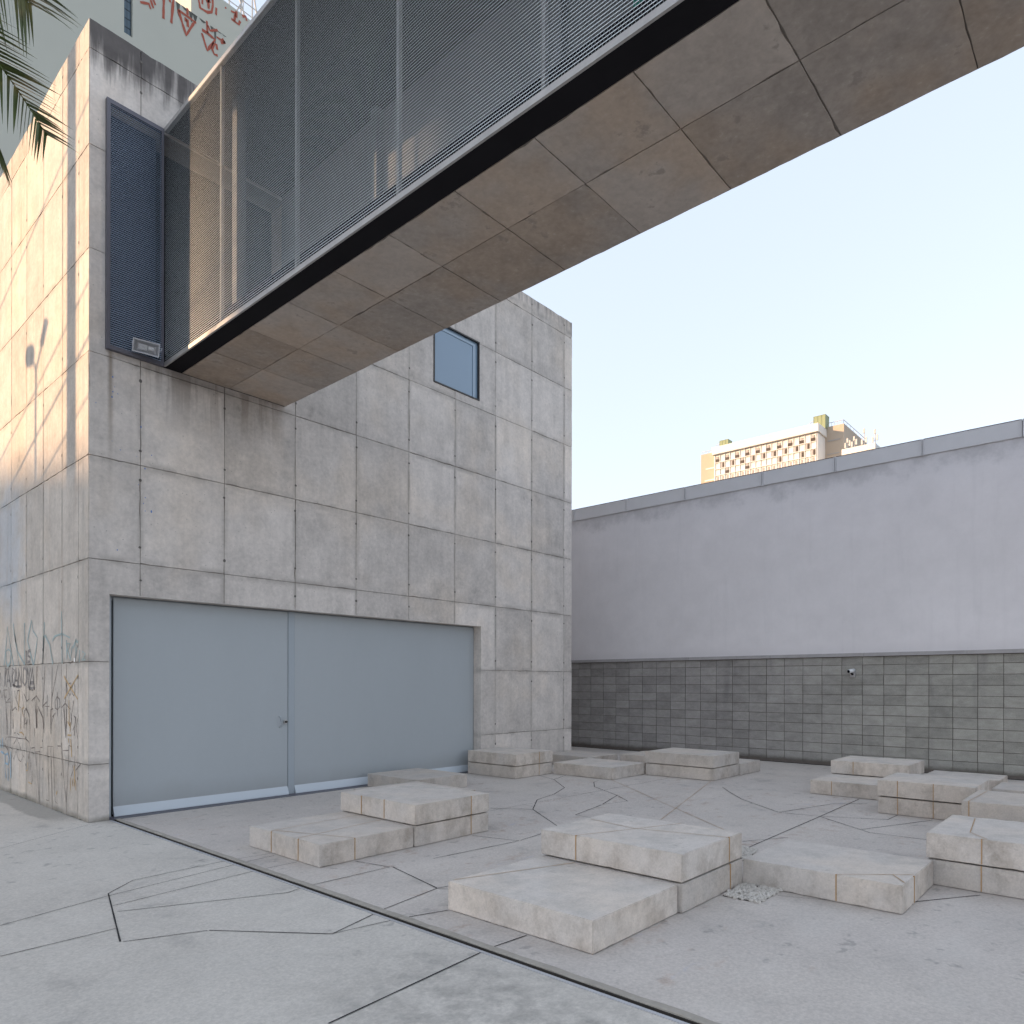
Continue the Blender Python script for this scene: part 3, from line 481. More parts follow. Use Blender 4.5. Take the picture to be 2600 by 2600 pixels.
# doors
dfr = MB(); dfr.box(.2395, .325, .19, .30, .004, 2.852); dfr.box(.2395, 6.9385, .235, .30, 2.80, 2.852)
dfr.build('door_frame', M['frame'], bld)
box('shadow_gap', M['dark'], bld, .26, 6.9385, .2405, .31, .003, 2.80)
box('mullion', M['frame'], bld, 2.848, 2.955, .185, .236, .010, 2.838)
def leaf(x0, x1, handle):
    d = box('door_leaf', M['door'], bld, x0, x1, .195, .2385, .035, 2.832)
    k = MB(); k.add([(x0, .194, .135), (x1, .194, .135), (x1, .15, .022), (x0, .15, .022), (x0, .194, .010), (x1, .194, .010), (x1, .15, .010), (x0, .15, .010)],
                    [(0, 1, 2, 3), (4, 5, 6, 7), (0, 3, 7, 4), (1, 2, 6, 5), (2, 3, 7, 6)])
    k.build('kick_plate', M['kick'], d)
    if handle:
        h = MB(); h.tube([(2.70, .194, 1.055), (2.70, .15, 1.055), (2.70, .15, 1.215), (2.70, .194, 1.215)], .008, 8); h.build('pull_handle', M['kick'], d, True)
        l = MB(); l.tube([(2.795, .194, 1.135), (2.795, .165, 1.135)], .034, 14); l.build('lock_rose', M['steel'], d)
        l = MB(); l.tube([(2.795, .164, 1.135), (2.795, .140, 1.135)], .018, 12); l.build('lock_knob', M['bronze'], d)
leaf(.352, 2.842, True); leaf(2.962, 6.928, False)
thr = box('threshold_grate', M['retframe'], bld, .24, 6.93, -.012, .185, .0025, .0065)
# window
win = MB()
for b in ((WIN[0] + .002, WIN[1] - .002, WIN[2] + .002, WIN[2] + .026), (WIN[0] + .002, WIN[1] - .002, WIN[3] - .026, WIN[3] - .002), (WIN[0] + .002, WIN[0] + .026, WIN[2] + .026, WIN[3] - .026), (WIN[1] - .026, WIN[1] - .002, WIN[2] + .026, WIN[3] - .026)):
    win.box(b[0], b[1], -.012, .10, b[2], b[3])
wf = win.build('window', M['bronze'], bld)
box('pane', M['glass'], wf, WIN[0] + .027, WIN[1] - .027, .030, .040, WIN[2] + .027, WIN[3] - .027)
sh = MB(); sh.box(WIN[1] - .16, WIN[1] - .115, .018, .029, WIN[2] + .03, WIN[3] - .12); sh.box(WIN[0] + .03, WIN[1] - .115, .018, .029, WIN[3] - .119, WIN[3] - .08)
sh.build('inner_sash', plain('sash_paint', (.34, .43, .52), .4), wf)

# ------------------------------------------------------------------ the footbridge
br = thing('footbridge', 'concrete footbridge screened with expanded metal mesh leading out of the building', 'footbridge')
ZB, ZT, XL, XB, XR = 5.92, 9.03, .89, 1.128, 2.672
YE = -16.0
floor_ = box('floor_slab', M['soffit_joint'], br, XB + .004, XR - .006, YE, -.004, ZB + .013, ZB + .30)
ys = [-.012] + [-.05 - .882 * i for i in range(1, 19)]
pp = lambda u, v, d: (u, v, ZB - d)
panel_grid('soffit_panel', M['soffit'], floor_, [XB, 1.795, XR], sorted(ys), [], pp, gap=.0045, depth=.020, rough=.0022, chip=.08)
ed = MB(); n_ = 160; prof = []
for i in range(n_ + 1):
    y = YE + i * (-YE - .01) / n_; xo = XR + .004 + random.uniform(-.002, .003); zo = ZB + .002 + random.uniform(-.001, .003)
    prof += [(XR - .005, y, zo), (xo - .002, y, zo), (xo, y, zo + .004), (xo, y, ZB + .30), (XR - .005, y, ZB + .30)]
ed.add(prof, [(5 * i + k, 5 * i + (k + 1) % 5, 5 * i + 5 + (k + 1) % 5, 5 * i + 5 + k) for i in range(n_) for k in range(5)])
ed.build('slab_edge', M['soffit'], br)
box('edge_plate', M['black'], br, XL + .012, XB - .001, YE, -.002, ZB + .002, ZB + .010)
box('edge_beam', M['black'], br, XB - .012, XB + .003, YE, -.002, ZB + .011, ZB + .42)
r1 = MB(); r1.box(XL - .012, XL + .010, YE, -.045, ZB - .002, ZB + .052); r1.box(XL + .0102, XL + .05, YE, -.045, ZB + .0105, ZB + .016)
r1.build('bottom_rail', M['rail'], br)
box('top_rail', M['rail'], br, XL - .014, XL + .036, YE, -.045, ZT - .01, ZT + .04)
box('bridge_roof', M['deck'], br, XL + .04, XR, YE, -.002, ZT + .03, ZT + .12)
box('far_cladding', M['inner'], br, XR - .06, XR - .02, YE, -.002, ZB + .302, ZT + .028)
post_y = [-1.58 - 1.638 * i for i in range(0, 9)]
for y in post_y:
    p_ = MB(); p_.box(XL + .012, XL + .05, y - .018, y + .018, ZB + .02, ZT); p_.build('post', M['post'], br)
for y in (-2.4, -5.35, -8.6):
    box('inner_column', M['inner'], br, XR - .17, XR - .065, y - .06, y + .06, ZB + .302, ZT + .028)
box('inner_column', M['inner'], br, 1.25, 1.37, -1.29, -1.17, ZB + .302, ZT + .028)
dp = MB(); dp.tube([(XR - .25, -6.35, ZB + .302), (XR - .25, -6.35, ZT + .02)], .05, 10); dp.build('green_pipe', M['teal'], br, True)
# expanded metal: flattened strands, one shared sheet per bay
def exp_mesh(width, height, cw=.0285, ch=.0272, sw=.0150, tilt=26, cn=.0012):
    """rows of tilted bonds joined by slanting strands, as in flattened expanded metal"""
    nu = int(round(width / cw)); nv = int(round(height / ch)); cw = width / nu; ch = height / nv
    o_ = sw / 2; cy_, cz_ = o_ * math.cos(R(tilt)), o_ * math.sin(R(tilt)); vs_ = []; fs = []
    for j in range(nv):
        v0 = (j + .5) * ch; sh_ = (j % 2) * .5
        k = len(vs_)
        for i in range(2 * nu + 1):
            u = i * cw / 2; wv = .0004 * (1 if (i + j) % 2 else -1)
            vs_.append((u, v0 + wv + cy_, -cz_)); vs_.append((u, v0 + wv - cy_, cz_))
        fs += [(k + 2 * i, k + 2 * i + 1, k + 2 * i + 3, k + 2 * i + 2) for i in range(2 * nu)]
        if j + 1 < nv:
            for i in range(nu):
                u = (i + sh_) * cw; k = len(vs_)
                if u > width - .01: continue
                vs_ += [(u, v0 + cy_ * .6, 0), (u + cn, v0 + cy_ * .6, 0), (u + cw * .22 + cn, v0 + ch - cy_ * .6, 0), (u + cw * .22, v0 + ch - cy_ * .6, 0)]
                fs.append((k, k + 1, k + 2, k + 3))
    return vs_, fs
def mesh_from(vs_, fs, place, name, mat_=None):
    me = bpy.data.meshes.new(name); me.from_pydata([place(*p) for p in vs_], [], fs); me.materials.append(mat_ or M['mesh']); return me
BW = 1.638 - .004
v_, f_ = exp_mesh(BW, ZT - ZB - .05)
bay = mesh_from(v_, f_, lambda u, v, d: (-d, -u, v), 'expanded_mesh')
ends = [-.048] + post_y
v0_, f0_ = exp_mesh(-.05 - post_y[0], ZT - ZB - .05)
bay0 = mesh_from(v0_, f0_, lambda u, v, d: (-d, -u, v), 'expanded_mesh')
for i, y in enumerate(ends[:-1]):
    o = obj('expanded_mesh', bay0 if i == 0 else bay, None, br); o.location = (XL, y - .001, ZB + .045); tag(o, kind='stuff')
# mesh return across the opening beside the bridge
rf = MB(); RX0, RX1, RY = .182, XL - .016, -.048
for b in ((RX0, RX1, ZB - .004, ZB + .052), (RX0, RX1, ZT - .032, ZT + .022), (RX0, RX0 + .042, ZB + .0525, ZT - .0325), (RX1 - .032, RX1, ZB + .0525, ZT - .0325)):
    rf.box(b[0], b[1], RY - .012, RY + .044, b[2], b[3])
rfo = rf.build('return_frame', M['retframe'], br)
v2_, f2_ = exp_mesh(RX1 - RX0 - .06, ZT - ZB - .07, sw=.0122, tilt=40)
M['retmesh'] = metal('sky_tinted_mesh', (.60, .72, .88), .4, .4, .1)  # blue tint paints the sky's reflection into the return strands
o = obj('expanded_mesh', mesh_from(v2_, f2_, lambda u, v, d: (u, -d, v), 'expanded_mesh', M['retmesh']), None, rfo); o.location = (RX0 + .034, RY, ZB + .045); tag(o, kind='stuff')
box('dark_backing', plain('interior_dark', (.035, .045, .07), .6, 0, .2), bld, .20, .86, .18, .20, ZB + .01, ZT - .01)  # dark sheet standing in for the unlit room behind the mesh

# ------------------------------------------------------------------ floodlight on the mesh
fl = thing('floodlight', 'small grey floodlight clamped to the bottom corner of the mesh screen', 'floodlight')
fl.location = (.615, -.16, 6.035); fl.rotation_euler = (R(18), R(6), R(-24)); fl.scale = (.82, .82, .82)
hb = MB(); hb.add([(-.19, -.05, -.10), (.19, -.05, -.10), (.19, -.05, .10), (-.19, -.05, .10), (-.13, .07, -.06), (.13, .07, -.06), (.13, .07, .06), (-.13, .07, .06),
                   (-.175, -.05, -.085), (.175, -.05, -.085), (.175, -.05, .085), (-.175, -.05, .085), (-.13, .04, -.05), (.13, .04, -.05), (.13, .04, .05), (-.13, .04, .05)],
                  [(0, 1, 5, 4), (1, 2, 6, 5), (2, 3, 7, 6), (3, 0, 4, 7), (4, 5, 6, 7), (0, 1, 9, 8), (1, 2, 10, 9), (2, 3, 11, 10), (3, 0, 8, 11), (8, 9, 13, 12), (9, 10, 14, 13), (10, 11, 15, 14), (11, 8, 12, 15), (12, 13, 14, 15)])
hb.build('housing', M['alu'], fl)
bb = MB()
for i in range(7): bb.tube([(-.10 + i * .017, -.005, -.04), (-.10 + i * .017, -.005, .04)], .007, 6)
bb.tube([(.03, -.005, 0), (.05, -.005, 0), (.10, -.005, 0)], .03, 10); bb.build('bulb', M['lampwhite'], fl)
box('cover_glass', M['lampglass'], fl, -.174, .174, -.0498, -.046, -.084, .084)
for s_ in (-1, 1):
    bk = MB(); bk.tube([(s_ * .196, .0, 0), (s_ * .205, .05, .02), (s_ * .205, .10, .06)], .008, 6); bk.build('bracket', M['alu'], fl)

# ------------------------------------------------------------------ boundary wall
XW = 12.608
bw = thing('boundary_wall', 'tall lilac-grey rendered wall standing on exposed grey concrete blocks', 'wall')
up_ = box('rendered_wall', M['plaster'], bw, XW - .004, XW + .35, -16, 14, 2.33, 6.2)
base_ = box('block_base', M['mortar'], bw, XW + .004, XW + .35, -16, 14, -.1, 2.329)
bl = bpy.data.meshes.new('block'); bm = bmesh.new(); bmesh.ops.create_cube(bm, size=1)
for v in bm.verts: v.co = Vector((v.co.x * .03, v.co.y * .391, v.co.z * .197))
bmesh.ops.bevel(bm, geom=bm.edges[:], offset=.0025, segments=1, affect='EDGES'); bm.to_mesh(bl); bm.free(); bl.materials.append(M['block'])
blt = bpy.data.meshes.new('block'); bm = bmesh.new(); bmesh.ops.create_cube(bm, size=1)
for v in bm.verts: v.co = Vector((v.co.x * .03, v.co.y * .391, v.co.z * .160))
bmesh.ops.bevel(bm, geom=bm.edges[:], offset=.0025, segments=1, affect='EDGES'); bm.to_mesh(blt); bm.free(); blt.materials.append(M['block'])
rest = MB(); cnt = 0
for k in range(-12, 38):
    yc = 1.385 - .4 * k - .2
    for r_ in range(0, 12):
        top_row = r_ == 0
        zc = 2.126 + .084 if top_row else 2.126 - .206 * (r_ - .5)
        if zc < .03: continue
        jx = random.uniform(-.0035, .0035)
        vis = -2 <= k <= 24
        if vis and cnt < 300 and r_ <= 10:
            o = obj('block', blt if top_row else bl, None, base_); o.location = (XW + jx + .0085, yc + random.uniform(-.003, .003), zc + random.uniform(-.002, .002)); o.rotation_euler = (random.uniform(-.004, .004), 0, random.uniform(-.004, .004)); cnt += 1
        else:
            hz = .079 if top_row else .097
            rest.box(XW + jx - .0065, XW + .02, yc - .194, yc + .194, zc - hz, zc + hz)
tag(rest.build('block_courses', M['block'], base_), kind='stuff')
y0 = -16
while y0 < 14:
    y1 = min(14, y0 + 2.0 + random.uniform(-.3, .3)); j = random.uniform(-.004, .004)
    ld = MB(); ld.add([(x_, y_, z_) for y_ in (y0, y1 - .005) for x_, z_ in ((XW - .002, 2.302), (XW - .055 + j, 2.302), (XW - .055 + j, 2.342), (XW - .032 + j, 2.343), (XW - .032 + j, 2.372), (XW - .0045, 2.372))],
           [(k, (k + 1) % 6, 6 + (k + 1) % 6, 6 + k) for k in range(6)] + [tuple(range(6)), tuple(range(6, 12))])
    ld.build('ledge', M['ledge'], bw); y0 = y1
box('wall_foot', M['groove'], bw, XW - .03, XW + .003, -16, 14, -.05, .012)
cs = [14] + [-1.41 + 1.67 * i for i in range(8, 0, -1)] + [-1.41, -3.32, -4.88, -6.5, -8.09, -9.75, -11.4, -13.0, -14.6, -16]
for a, b in zip(cs, cs[1:]):
    j = random.uniform(-.004, .004)
    c_ = box('coping_sheet', M['flash'], bw, XW - .028 + j, XW + .37, b + .004, a - .004, 6.196, 6.502)
    s_ = MB(); s_.box(XW - .052 + j, XW - .03 + j, b - .024, b - .008, 6.185, 6.505); s_.box(XW - .052 + j, XW - .03 + j, b + .008, b + .024, 6.185, 6.505); s_.build('standing_seam', M['flash'], c_)
    box('coping_drip', M['bronze'], c_, XW - .034 + j, XW + .372, b + .005, a - .005, 6.5025, 6.511)

# security camera on the block wall
cc = thing('security_camera', 'small white security camera on the grey block wall', 'camera')
cc.location = (XW - .012, -5.235, 1.955); cc.scale = (.72, .72, .72)
box('mount_box', M['ledge'], cc, -.035, 0, -.07, .07, -.11, .03)
a_ = MB(); a_.tube([(-.03, -.01, -.035), (-.09, 0, -.04), (-.11, .005, .03)], .022, 8); a_.build('arm', M['black'], cc)
h_ = MB(); h_.tube([(-.02, -.035, .085), (-.22, .055, .05)], .055, 12); h_.build('body', M['lampwhite'], cc, True)
h_ = MB(); h_.tube([(-.2195, .0548, .0502), (-.226, .058, .049)], .047, 12); h_.build('lens', M['black'], cc)

# ------------------------------------------------------------------ concrete slabs
def slab_mesh(dx, dy, dz, seed):
    rnd = random.Random(seed); bm = bmesh.new(); bmesh.ops.create_cube(bm, size=1)
    for v in bm.verts: v.co = Vector((v.co.x * dx, v.co.y * dy, v.co.z * dz))
    bmesh.ops.subdivide_edges(bm, edges=[e for e in bm.edges if abs(e.verts[0].co.z - e.verts[1].co.z) < 1e-6], cuts=20, use_grid_fill=True)
    hard = [e for e in bm.edges if len(e.link_faces) == 2 and e.calc_face_angle(0) > 1.0]
    bmesh.ops.bevel(bm, geom=hard, offset=.0055, segments=2, affect='EDGES', clamp_overlap=True)
    off = Vector((rnd.uniform(0, 50), rnd.uniform(0, 50), rnd.uniform(0, 50)))
    for v in bm.verts:
        p = v.co; ed_ = (abs(abs(p.x) - dx / 2) < .008) + (abs(abs(p.y) - dy / 2) < .008) + (abs(abs(p.z) - dz / 2) < .008)
        n1 = noise.noise(p * 3.1 + off); n2 = noise.noise(p * 17 + off)
        amp = .0004 * n1 + (.0012 * n2 if ed_ >= 2 else .0003 * n2)
        if ed_ >= 2 and n2 < -.42: amp -= .0025
        d_ = Vector((p.x / dx, p.y / dy, p.z / dz)); d_ = d_.normalized()
        s2 = Vector((math.copysign(1, p.x) if abs(abs(p.x) - dx / 2) < .008 else 0, math.copysign(1, p.y) if abs(abs(p.y) - dy / 2) < .008 else 0, math.copysign(1, p.z) if abs(abs(p.z) - dz / 2) < .008 else 0))
        v.co = p + s2 * amp
    me = bpy.data.meshes.new('concrete_slab'); bm.to_mesh(me); bm.free()
    for p_ in me.polygons: p_.use_smooth = False
    return me
LAB = {
 'L1': 'low slab with crossing orange lines on top, standing out in front of the doors',
 'L2a': 'lower slab of the stacked pair standing nearest the blue-grey doors',
 'L2b': 'upper slab with two orange lines on its left side, nearest the blue-grey doors',
 'L3': 'low slab almost hidden behind the stacked pair before the doors',
 'L4': 'dark-sided low slab lying close against the right-hand door leaf',
 'M1': 'large low slab in the foreground with a brown-stained left side and one orange line',
 'M2a': 'lower slab under the pale one in the foreground, touching the gravel patch',
 'M2b': 'pale upper slab in the foreground with branching orange lines on top',
 'Fa': 'lower slab of the stacked pair at the right end of the doors',
 'Fb': 'upper slab of the stacked pair at the right end of the doors',
 'F2': 'low pale-topped slab lying corner to corner between the two far stacked pairs',
 'F3': 'low slab at the foot of the far corner of the building',
 'F4': 'low slab half hidden behind the far middle stack, near the block wall',
 'Ga': 'lower slab of the far middle stack where an orange floor line starts',
 'Gb': 'upper slab of the far middle stack in front of the block wall',
 'G2': 'low slab sticking out at the right end of the far middle stack',
 'R1': 'low slab right of the gravel patch with orange lines at its near end',
 'R2a': 'lower slab under the one with a zigzag orange line, at the right edge',
 'R2b': 'upper slab with a zigzag orange line, cut off by the right edge of the picture',
 'R3a': 'lower slab hidden behind the zigzag-lined stack at the right edge',
 'R3b': 'pale upper slab with a diagonal orange line across its corner, at the right edge',
 'R4a': 'lower slab of the brown stack with two orange lines',
 'R4b': 'upper slab of the brown stack with two orange lines',
 'R5': 'low grey slab with one orange line, left of the brown two-line stack',
 'R6a': 'lower slab hidden beneath the one-line slab closest to the block wall',
 'R6b': 'raised slab with one orange line, closest to the block wall on the right',
 'R7': 'low slab with bluish top against the block wall, right of the raised one-line slab',
 'R8': 'low slab end peeping out behind the diagonal-lined slab, near the block wall'}
for i, (key, b) in enumerate(SLABS.items()):
    x0, x1, y0, y1, z0, z1 = b; z0 += .006
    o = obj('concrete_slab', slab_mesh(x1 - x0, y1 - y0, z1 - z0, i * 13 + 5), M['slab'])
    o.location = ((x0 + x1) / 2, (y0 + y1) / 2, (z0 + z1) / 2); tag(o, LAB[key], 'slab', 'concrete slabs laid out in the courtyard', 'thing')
    c = Vector(o.location)
    for pl, pts in SLAB_LINES.get(key, []):
        mb = MB(); hw = .0042
        if pl == 't': ribbon(mb, [(p[0] - c.x, p[1] - c.y) for p in pts], .0078, lambda u, v, d: (u, v, d), (z1 - z0) / 2 + .0042)
        elif pl == 'x': mb.box(x0 - c.x - .0046, x0 - c.x + .01, pts[0][1] - c.y - hw, pts[0][1] - c.y + hw, z0 - c.z + .006, z1 - c.z + .003)
        else: mb.box(pts[0][0] - c.x - hw, pts[0][0] - c.x + hw, y0 - c.y - .0046, y0 - c.y + .01, z0 - c.z + .006, z1 - c.z + .003)
        mb.build('orange_inlay', M['inlay'], o)

# gravel in the gap beside the foreground stack
rnd = random.Random(3); gm = MB()
def tri_pt(poly):
    while True:
        xs = [p[0] for p in poly]; ys_ = [p[1] for p in poly]; x, y = rnd.uniform(min(xs), max(xs)), rnd.uniform(min(ys_), max(ys_)); ins = False
        for (ax, ay), (bx, by) in zip(poly, poly[1:] + poly[:1]):
            if (ay > y) != (by > y) and x < (bx - ax) * (y - ay) / (by - ay) + ax: ins = not ins
        if ins: return x, y
ico = bmesh.new(); bmesh.ops.create_icosphere(ico, subdivisions=1, radius=1); ICV = [v.co.copy() for v in ico.verts]; ICF = [tuple(v.index for v in f.verts) for f in ico.faces]; ico.free()
for poly, num in ((GRAVEL[0], 560), (GRAVEL[1], 170)):
    for _ in range(num):
        x, y = tri_pt(poly); s_ = rnd.uniform(.010, .020); q = Matrix.Rotation(rnd.uniform(0, 6.28), 3, 'Z') @ Matrix.Rotation(rnd.uniform(0, 6.28), 3, 'X')
        sc_ = Vector((rnd.uniform(.7, 1.3), rnd.uniform(.7, 1.3), rnd.uniform(.6, 1)))
        gm.add([Vector((x, y, .003 + s_ * .4 + rnd.uniform(0, .004))) + q @ Vector((v.x * sc_.x, v.y * sc_.y, v.z * sc_.z)) * s_ * rnd.uniform(.85, 1.1) for v in ICV], ICF)
gb = MB()
for poly in GRAVEL: gb.add([(p[0], p[1], .0045) for p in poly], [tuple(range(len(poly)))])
gb.build('gravel_bed', M['groove'], court, recalc=False)
tag(gm.build('gravel', M['gravel'], recalc=False), 'white gravel filling the gap between foreground slabs', 'gravel', kind='stuff')

# ------------------------------------------------------------------ neighbour building behind
nb = thing('neighbour_building', 'pale green-grey rendered building with red graffiti, rising behind the concrete one', 'building')
fw_ = MB()
for (u0, u1, v0, v1) in core_rects(-1.5, 9.57, -.1, 26.0, [(6.04, 6.31, 23.72, 30)]): fw_.box(u0, u1, 16, 17.8, v0, v1)
nw = fw_.build('front_wall', M['neigh'], nb)
sw_ = box('slit_window', M['bronze'], nb, 6.045, 6.305, 16.14, 16.3, 23.73, 25.9)
for i in range(7):
    for j in range(2): box('pane', plain('slit_pane', (.10, .15, .19), .2) if i + j == 0 else bpy.data.materials['slit_pane'], sw_, 6.055 + j * .125, 6.055 + j * .125 + .112, 16.125, 16.1395, 23.76 + i * .30, 23.76 + i * .30 + .27)
sg = MB()
x = -1.4
while x < 9.5:
    wd = random.uniform(.08, .3); hh = random.uniform(.12, .75) ** 1.6
    if not (5.7 < x < 6.4): sg.add([(x, 15.994, 26.0), (x + wd, 15.994, 26.0), (x + wd * .7, 15.994, 26.0 - hh), (x + wd * .35, 15.994, 26.0 - hh * .8)], [(0, 1, 2, 3)])
    x += wd * random.uniform(.7, 1.6)
tag(sg.build('soot_streaks', M['soot'], nw, recalc=False), kind='stuff')
for pts in RED1:
    rg = MB(); ribbon(rg, pts, .085, lambda u, v, d: (u, 16 - d, v), .010, .15); rg.build('graffiti_stroke', M['red'], nw, recalc=False)
n2 = thing('stair_tower', 'taller pale rooftop block with red graffiti behind the neighbouring parapet', 'building')
t2 = box('wall', M['neigh'], n2, 10.05, 24, 20, 27, 0, 31.28)
for y in (21.6, 23.4): box('pilaster', M['white'], t2, 9.96, 10.048, y, y + .25, 20, 31.0)
for pts in RED2:
    rg = MB(); ribbon(rg, pts, .10, lambda u, v, d: (u, 20 - d, v), .010, .15); rg.build('graffiti_stroke', M['red'], t2, recalc=False)
ms = thing('roof_mast', 'lattice antenna mast frame on the roof of the taller pale block', 'mast')
mm = MB()
for a, b in (((12.2, 21, 31.28), (12.2, 21, 36)), ((13.3, 21, 31.28), (13.3, 21, 36)), ((12.2, 21, 31.4), (13.3, 21, 34)), ((13.3, 21, 31.4), (12.2, 21, 34)), ((12.2, 21, 34), (13.3, 21, 36)), ((12.75, 21, 31.28), (12.75, 21, 33)), ((13.8, 21, 31.28), (13.1, 21, 35)), ((11.4, 21, 31.28), (12.2, 21, 33.5))): mm.tube([a, b], .035, 6)
mm.build('lattice', M['antenna'], ms)
rl = MB()
for z in (31.75, 32.2): rl.tube([(10.2, 20.3, z), (23, 20.3, z)], .02, 5)
for i in range(12): rl.tube([(10.3 + i * 1.1, 20.3, 31.28), (10.3 + i * 1.1, 20.3, 32.2)], .02, 5)
rl.build('roof_railing', M['antenna'], n2)

# ------------------------------------------------------------------ distant tower
tw = thing('tower_block', 'distant sunlit white slab block with checkered window panels and tan end walls', 'building')
box('end_wall', M['tan'], tw, 121.5, 134, 49.95, 53.2, 0, 45.35)
box('core_wall', M['tan'], tw, 124, 138, 28.2, 31.9, 0, 46.0)
fr = box('front_wall', M['white'], tw, 120.3, 134, 31.25, 49.93, 0, 44.2)
box('parapet_band', M['white'], tw, 119.7, 134.2, 31.0, 50.1, 44.25, 45.62)
box('stair_fin', M['white'], tw, 122.5, 123.99, 31.3, 31.45, 20, 45.0)
NCOL = 19; cw = (49.7 - 31.5) / NCOL; zrow = [43.95, 42.75, 41.55, 40.35, 39.15]
wm = bpy.data.meshes.new('window'); q = MB().box(-.03, .12, -cw * .22, cw * .22, -.52, .52); wm.from_pydata(q.v, [], q.f); wm.materials.append(M['blind'])
pm = bpy.data.meshes.new('pane'); q = MB().box(-.045, -.031, -cw * .38, cw * .38, -.46, .05); pm.from_pydata(q.v, [], q.f); pm.materials.append(M['pane'])
hm_ = bpy.data.meshes.new('pane'); q = MB().box(-.045, -.031, -cw * .40, -cw * .02, -.40, .40); hm_.from_pydata(q.v, [], q.f); hm_.materials.append(M['pane'])
rw = random.Random(5)
for c_ in range(NCOL + 1): box('fin', M['white'], fr, 120.16, 120.299, 31.5 + c_ * cw - .05, 31.5 + c_ * cw + .05, 30, 44.2)
for ci in range(NCOL):
    yc = 31.5 + (ci + .5) * cw
    for ri in range(4):
        zc = (zrow[ri] + zrow[ri + 1]) / 2
        if ri < 3 and (ci + ri) % 2 == 0 and not (ri == 2 and rw.random() < .3):
            wo_ = obj('window', wm, None, fr); wo_.location = (120.3 - .09, yc, zc)
            p_ = obj('pane', pm if ri == 0 or rw.random() < .4 else hm_, None, fr); p_.location = (120.3 - .09, yc, zc)
        elif ri == 3:
            wo_ = obj('window', wm, None, fr); wo_.location = (120.3 - .05, yc, zc); wo_.scale = (1, .8, .7)
for z in (42.75, 41.55, 40.35): box('floor_band', M['white'], fr, 120.1, 120.299, 31.5, 49.7, z - .05, z + .05)
sb = box('balcony_band', M['white'], tw, 119.8, 120.2985, 31.25, 49.93, 38.2, 39.15)
for (y0, y1, z) in ((50.4, 52.2, 42.3), (50.4, 52.4, 40.1)): box('vent_strip', M['white'], tw, 121.44, 121.499, y0, y1, z, z + .22)
for (y0, y1, z) in ((28.8, 30.8, 43.4), (28.9, 30.9, 41.1)): box('vent_strip', M['blind'], tw, 123.94, 123.999, y0, y1, z, z + .22)
rr_ = MB(); rr_.tube([(124.2, 28.3, 46.7), (124.2, 31.8, 46.7)], .05, 5); rr_.tube([(124.2, 28.3, 46.7), (137, 28.3, 46.7)], .05, 5)
for i in range(8): rr_.tube([(124.2, 28.3 + i * .5, 46), (124.2, 28.3 + i * .5, 46.7)], .03, 5); rr_.tube([(124.2 + i * 1.8, 28.3, 46), (124.2 + i * 1.8, 28.3, 46.7)], .03, 5)
rr_.tube([(121.7, 50.1, 45.9), (121.7, 53.1, 45.9)], .05, 5)
for i in range(6): rr_.tube([(121.7, 50.1 + i * .6, 45.35), (121.7, 50.1 + i * .6, 45.9)], .03, 5)
rr_.build('roof_railing', M['antenna'], tw)
def tank(label, x, y, z, s_, h):
    tk = thing('water_tank', label, 'water tank', 'green roof tanks on the distant block')
    bm_ = MB(); bm_.box(x, x + s_, y - s_ * .5, y + s_ * .5, z, z + h); bd = bm_.build('tank_body', M['green'], tk)
    rb = MB()
    for i in range(4): rb.box(x - .05, x - .001, y - s_ * .5 + i * s_ * .32, y - s_ * .5 + i * s_ * .32 + .06, z, z + h)
    rb.box(x - .03, x + s_ + .03, y - s_ * .5 - .03, y + s_ * .5 + .03, z + h + .001, z + h + .06); rb.build('ribs', M['green'], tk)
    pp_ = MB(); pp_.tube([(x, y + s_ * .5 + .6, z), (x, y + s_ * .5 + .6, z + h * .6), (x, y + s_ * .5, z + h * .7)], .06, 6); pp_.build('pipe', M['antenna'], tk)
tank('small green roof tank at the left end of the distant white block', 121.5, 48.6, 45.62, 1.7, 1.5)
tank('larger green roof tank at the right end of the distant white block', 123, 31.9, 45.62, 2.0, 2.3)
hut = thing('antenna_building', 'white roofed block carrying phone antennas right of the distant slab block', 'building')
box('wall', M['white'], hut, 118, 126, 21.75, 26.75, 0, 39.75)
def antenna(label, y, z, h):
    an = thing('phone_antenna', label, 'antenna', 'phone antennas on the far roof')
    p_ = MB(); p_.tube([(119, y, z), (119, y, z + h)], .06, 6); p_.build('pole', M['antenna'], an)
    for dy, dz, hh in ((-.35, .55, .9), (.32, .35, .8), (0, h - .75, .7)):
        q_ = MB(); q_.box(118.7, 118.9, y + dy - .12, y + dy + .12, z + dz, z + dz + hh); q_.build('panel', M['antenna'], an)
        q_ = MB(); q_.tube([(118.9, y + dy, z + dz + .3), (119, y, z + dz + .3)], .04, 5); q_.build('arm', M['antenna'], an)
for lab, y, z, h in (('phone antenna cluster nearest the tan wall of the distant block', 26.1, 39.75, 1.9), ('second phone antenna beside the tan wall of the distant block', 25.1, 39.75, 2.0), ('tall phone antenna at the middle of the far white roof', 23.6, 39.75, 2.9), ('phone antenna at the right end of the far white roof', 22.0, 39.75, 2.4)): antenna(lab, y, z, h)

